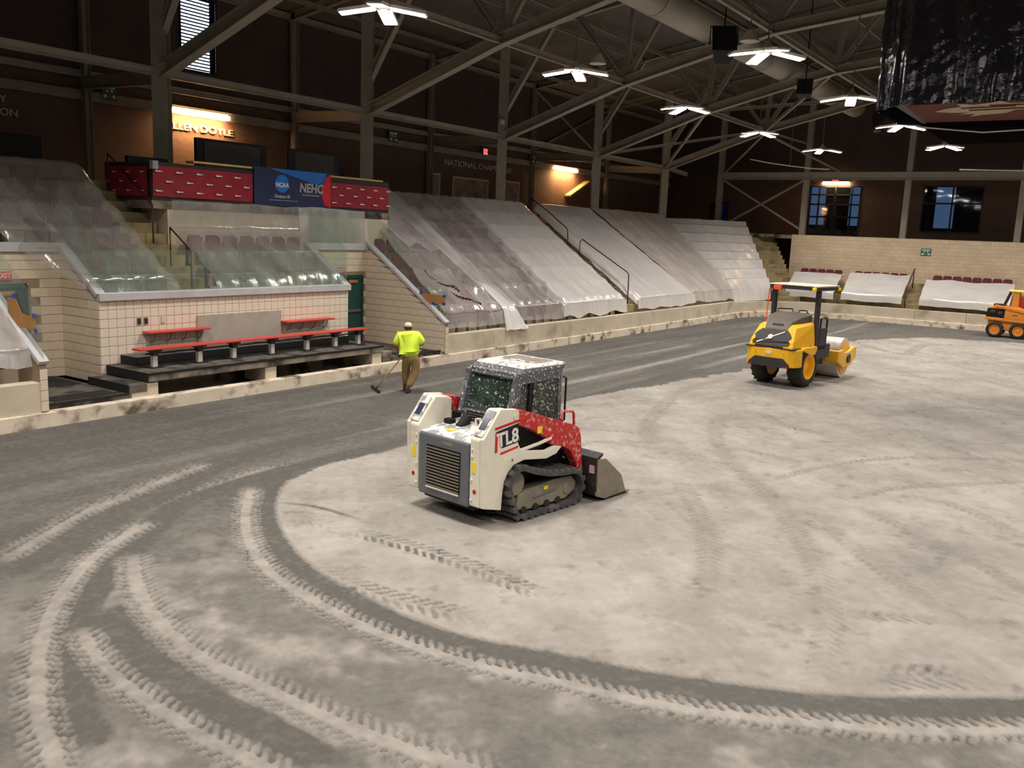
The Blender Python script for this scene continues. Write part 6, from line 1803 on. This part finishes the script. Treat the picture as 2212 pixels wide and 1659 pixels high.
for s in (-1, 1):
    MB().ball((-0.68, s * 0.44, 1.12), (0.16, 0.08, 0.14)).build('engine_part', RUBBER, ORL, smooth=True)
    MB().ball((-0.36, s * 0.44, 1.08), (0.13, 0.08, 0.12)).build('engine_part', BUCK, ORL, smooth=True)
    MB().prism([(-0.18, 0.90), (0.9, 0.86), (0.95, 1.2), (0.4, 1.45), (-0.15, 1.38)], 'y', s * 0.40, s * 0.52).build('side_panel', ORA, ORL, bevel=0.02)
    MB().box(0.15, 0.35, min(s * 0.52, s * 0.524), max(s * 0.52, s * 0.524), 1.04, 1.08).build('data_plate', RDK, ORL)
    MB().beam((-0.30, s * 0.42, 1.4), (-0.06, s * 0.42, 2.12), 0.06, 0.06, (1, 0, 0)).build('canopy_post', RDK, ORL)
    MB().beam((0.70, s * 0.42, 1.3), (0.62, s * 0.42, 2.12), 0.06, 0.06, (1, 0, 0)).build('canopy_post', ORA, ORL)
    MB().prism([(0.05, 1.40), (0.35, 1.42), (0.32, 2.08), (0.08, 2.08)], 'y', s * 0.40, s * 0.43).build('guard_panel', ORA, ORL)
    MB().prism([(-0.6, 1.42), (0.8, 1.15), (1.3, 0.55), (1.38, 0.6), (0.9, 1.28), (-0.6, 1.52)], 'y', s * 0.54, s * 0.60).build('lift_arm', ORA, ORL, bevel=0.01)
MB().prism([(-0.92, 1.32), (-0.1, 1.30), (0.0, 1.40), (-0.1, 1.44), (-0.80, 1.42)], 'y', -0.46, 0.46).build('rear_hood', ORA, ORL, bevel=0.03)
MB().box(-0.70, -0.35, -0.2, 0.2, 1.43, 1.54).build('air_filter', BUCK, ORL, bevel=0.03)
MB().box(-0.15, 0.85, -0.5, 0.5, 2.12, 2.20).build('canopy', mat('canopy_yellow', rgb(250, 220, 110), 0.5), ORL, bevel=0.02)
MB().box(0.35, 0.75, -0.25, 0.25, 1.3, 1.9).build('operator_seat', mat('seat_red', rgb(205, 72, 46), 0.5), ORL, bevel=0.05)
MB().prism([(1.25, 0.65), (1.25, 0.06), (1.95, 0.03), (1.95, 0.06), (1.4, 0.12), (1.32, 0.65)], 'y', -0.65, 0.65).build('bucket', BUCK, ORL)

# ------------------------------------------------------------------ worker with a rake
SKIN = mat('skin', rgb(178, 118, 92), 0.5, 0, 0.06, 8)
SHIRT = mat('hi_vis_shirt', rgb(226, 255, 74), 0.7, 0, 0.05, 5, 0.4, 9)
PANTS = mat('khaki', rgb(150, 126, 82), 0.85, 0, 0.12, 6, 0.6, 14)
BOOT = mat('boot', rgb(66, 52, 42), 0.7)
CAPM = mat('cap_cloth', rgb(228, 204, 194), 0.8, 0, 0.08)
HAIR = mat('hair', rgb(58, 36, 26), 0.8)
view = Vector((16.3, 14.12, 0)).normalized(); rt = Vector((view.y, -view.x, 0))
WK = thing('person', 'worker in a bright yellow shirt, khaki trousers and pale cap pushing a rake', 'person', (16.32, 14.15, 0.0))


def wp(r, f, z): return rt * r + view * f + Vector((0, 0, z))


def skin_mesh(name, pts, edges, radii, m, parent, root=0, sub=2):
    me_ = bpy.data.meshes.new(name); me_.from_pydata([tuple(p) for p in pts], edges, [])
    o = bpy.data.objects.new(name, me_); COL.objects.link(o); o.parent = parent
    o.modifiers.new('skin', 'SKIN').use_smooth_shade = True
    if not me_.skin_vertices: bpy.context.view_layer.update()
    for k, sv in enumerate(me_.skin_vertices[0].data):
        r = radii[k]; sv.radius = r if isinstance(r, tuple) else (r, r); sv.use_root = (k == root)
    s_ = o.modifiers.new('sub', 'SUBSURF'); s_.levels = sub; s_.render_levels = sub
    me_.materials.append(m)
    return o


HND_L, HND_R = wp(-0.12, 0.30, 0.93), wp(0.10, 0.34, 1.16)
body_pts = [wp(0.05, 0.0, 0.94), wp(0.03, 0.02, 1.15), wp(0.0, 0.05, 1.38), wp(-0.02, 0.08, 1.49), wp(-0.025, 0.11, 1.56), wp(-0.025, 0.125, 1.63),     # 0 pelvis .. 5 crown
            wp(-0.20, 0.05, 1.41), wp(-0.33, 0.07, 1.15), wp(-0.26, 0.22, 1.0), HND_L,       # 6-9 left arm
            wp(0.20, 0.04, 1.42), wp(0.335, 0.06, 1.19), wp(0.27, 0.26, 1.15), HND_R,        # 10-13 right arm
            wp(-0.06, 0.02, 0.88), wp(-0.07, 0.16, 0.50), wp(-0.07, 0.22, 0.10),             # 14-16 left leg
            wp(0.17, 0.0, 0.88), wp(0.16, 0.02, 0.50), wp(-0.01, -0.12, 0.12)]               # 17-19 right leg
be = [(0, 1), (1, 2), (2, 3), (3, 4), (4, 5), (2, 6), (6, 7), (7, 8), (8, 9), (2, 10), (10, 11), (11, 12), (12, 13), (0, 14), (14, 15), (15, 16), (0, 17), (17, 18), (18, 19)]
br_ = [0.14, 0.14, 0.13, 0.055, 0.075, 0.085, 0.06, 0.045, 0.038, 0.03, 0.06, 0.045, 0.038, 0.03, 0.085, 0.06, 0.045, 0.085, 0.06, 0.045]
skin_mesh('body', body_pts, be, br_, SKIN, WK)
# head details
hc = wp(-0.025, 0.12, 1.60)
MB().ball(tuple(hc - view * 0.008 + Vector((0, 0, -0.028))), (0.092, 0.092, 0.078), 14, 9).build('hair', HAIR, WK, smooth=True)
for s in (-1, 1): MB().ball(tuple(hc + rt * (0.083 * s) + view * 0.01 + Vector((0, 0, -0.02))), (0.016, 0.022, 0.030), 8, 6).build('ear', SKIN, WK, smooth=True)
MB().ball(tuple(hc + view * 0.098 + Vector((0, 0, -0.03))), (0.016, 0.016, 0.024), 8, 6).build('nose', SKIN, WK, smooth=True)
for s in (-1, 1): MB().ball(tuple(hc + view * 0.082 + rt * (0.032 * s) + Vector((0, 0, 0.0))), 0.012, 8, 6).build('eye', PRINTW, WK, smooth=True)
MB().ball(tuple(hc + view * 0.085 + Vector((0, 0, -0.07))), (0.022, 0.022, 0.008), 8, 6).build('mouth', mat('lips', rgb(150, 80, 70), 0.5), WK, smooth=True)
cap = MB(); rings = []
for z, r in ((0.005, 0.094), (0.04, 0.095), (0.075, 0.082), (0.10, 0.05), (0.108, 0.004)):
    rings.append([tuple(hc + rt * (r * math.cos(2 * math.pi * k / 16)) + view * (r * 1.05 * math.sin(2 * math.pi * k / 16)) + Vector((0, 0, z))) for k in range(16)])
CAP_ = cap.loft(rings).build('cap', CAPM, WK, smooth=True)
brim = [hc + view * 0.06 + rt * 0.085, hc + view * 0.13 + rt * 0.075, hc + view * 0.165 + rt * 0.0, hc + view * 0.13 - rt * 0.075, hc + view * 0.06 - rt * 0.085]
MB().loft([[tuple(p + Vector((0, 0, 0.012))) for p in brim], [tuple(p + Vector((0, 0, 0.022))) for p in brim]]).build('cap_brim', CAPM, CAP_)
# shirt: torso and short sleeves
sp_ = [wp(0.07, 0.0, 0.85), wp(0.05, 0.01, 1.02), wp(0.03, 0.02, 1.20), wp(0.0, 0.05, 1.36), wp(-0.015, 0.075, 1.49), wp(-0.21, 0.055, 1.38), wp(-0.33, 0.06, 1.14), wp(0.21, 0.045, 1.39), wp(0.34, 0.05, 1.19)]
skin_mesh('shirt', sp_, [(0, 1), (1, 2), (2, 3), (3, 4), (3, 5), (5, 6), (3, 7), (7, 8)], [(0.235, 0.20), (0.245, 0.20), (0.25, 0.20), (0.24, 0.18), 0.115, 0.13, 0.095, 0.13, 0.095], SHIRT, WK, 2)
tp = [wp(0.06, 0.0, 0.96), wp(0.06, 0.0, 0.86), wp(-0.05, 0.02, 0.80), wp(-0.06, 0.16, 0.50), wp(-0.06, 0.215, 0.14), wp(0.17, 0.0, 0.80), wp(0.17, 0.02, 0.50), wp(0.06, -0.06, 0.28), wp(0.0, -0.11, 0.13)]
skin_mesh('trousers', tp, [(0, 1), (1, 2), (2, 3), (3, 4), (1, 5), (5, 6), (6, 7), (7, 8)], [(0.19, 0.16), (0.19, 0.16), 0.14, 0.105, 0.09, 0.14, 0.115, 0.10, 0.09], PANTS, WK, 1)
for r, f, zt in ((-0.07, 0.22, 0.0), (-0.01, -0.12, 0.0)):
    a_ = wp(r, f, 0); rings = []
    for dz, fl, bl, hw in ((0.0, 0.20, -0.09, 0.05), (0.04, 0.20, -0.09, 0.052), (0.075, 0.16, -0.085, 0.048), (0.12, 0.05, -0.07, 0.05), (0.20, 0.045, -0.06, 0.05)):
        rings.append([tuple(a_ + (view * 0.8 + rt * 0.35).normalized() * (((fl + bl) / 2) + (fl - bl) / 2 * math.cos(2 * math.pi * k / 14)) + (rt * 0.8 - view * 0.35).normalized() * (hw * math.sin(2 * math.pi * k / 14)) + Vector((0, 0, dz))) for k in range(14)])
    MB().loft(rings).build('boot', BOOT, WK, smooth=True)
# hands closed on the handle: palm and five fingers each
head_p = Vector((15.95, 14.84, 0.05)) - Vector((16.32, 14.15, 0))
hd = (HND_R - HND_L).normalized()
base_p = head_p + Vector((0.02, -0.02, 0.06))
for H, sgn in ((HND_L, -1), (HND_R, 1)):
    ax = (HND_R - base_p).normalized(); side_ = rt * sgn
    out_ = (view * -0.5 + side_ * 0.8); out_ = (out_ - ax * out_.dot(ax)).normalized(); oth = ax.cross(out_)
    MB().ball(tuple(H + out_ * 0.03), (0.038, 0.038, 0.042), 10, 7).build('palm', SKIN, WK, smooth=True)
    for k, ln in enumerate((1.0, 1.1, 1.05, 0.85)):
        o_ = H + ax * (0.028 - k * 0.019)
        skin_mesh('finger', [o_ + out_ * 0.035 + oth * 0.012, o_ + out_ * 0.012 + oth * 0.034 * ln, o_ - out_ * 0.022 * ln + oth * 0.024, o_ - out_ * 0.028 * ln], [(0, 1), (1, 2), (2, 3)], [0.010, 0.0095, 0.009, 0.008], SKIN, WK, 0, 1)
    skin_mesh('thumb', [H + out_ * 0.03 - oth * 0.012 + ax * 0.02, H + out_ * 0.008 - oth * 0.034 + ax * 0.026, H - out_ * 0.02 - oth * 0.022 + ax * 0.03], [(0, 1), (1, 2)], [0.011, 0.010, 0.009], SKIN, WK, 0, 1)
RK = thing('landscape_rake', 'wooden handled rake with a dark head resting on the sand', 'rake', (16.32, 14.15, 0.0))
end_p = HND_R + (HND_R - base_p).normalized() * 0.18
MB().tube([base_p, base_p.lerp(end_p, 0.5), end_p], 0.018, 10).build('handle', mat('ash_wood', rgb(214, 168, 112), 0.6, 0, 0.1, 8), RK, smooth=True)
ha, hb = Vector((16.16, 15.20, 0.035)) - Vector((16.32, 14.15, 0)), Vector((15.70, 14.52, 0.035)) - Vector((16.32, 14.15, 0))
MB().beam(ha, hb, 0.06, 0.05).build('rake_head', BLACK, RK, bevel=0.008)
MB().beam(base_p, (ha + hb) / 2, 0.035, 0.035).build('socket', BRACKET, RK)
tn = MB().cyl((0, 0, -0.05), (0, 0, 0.0), 0.006, 6).mesh('tine'); tn.materials.append(BLACK)
for k in range(14):
    o = place('tine', tn, None, RK); o.location = ha.lerp(hb, (k + 0.5) / 14) + Vector((0, 0, 0.02))
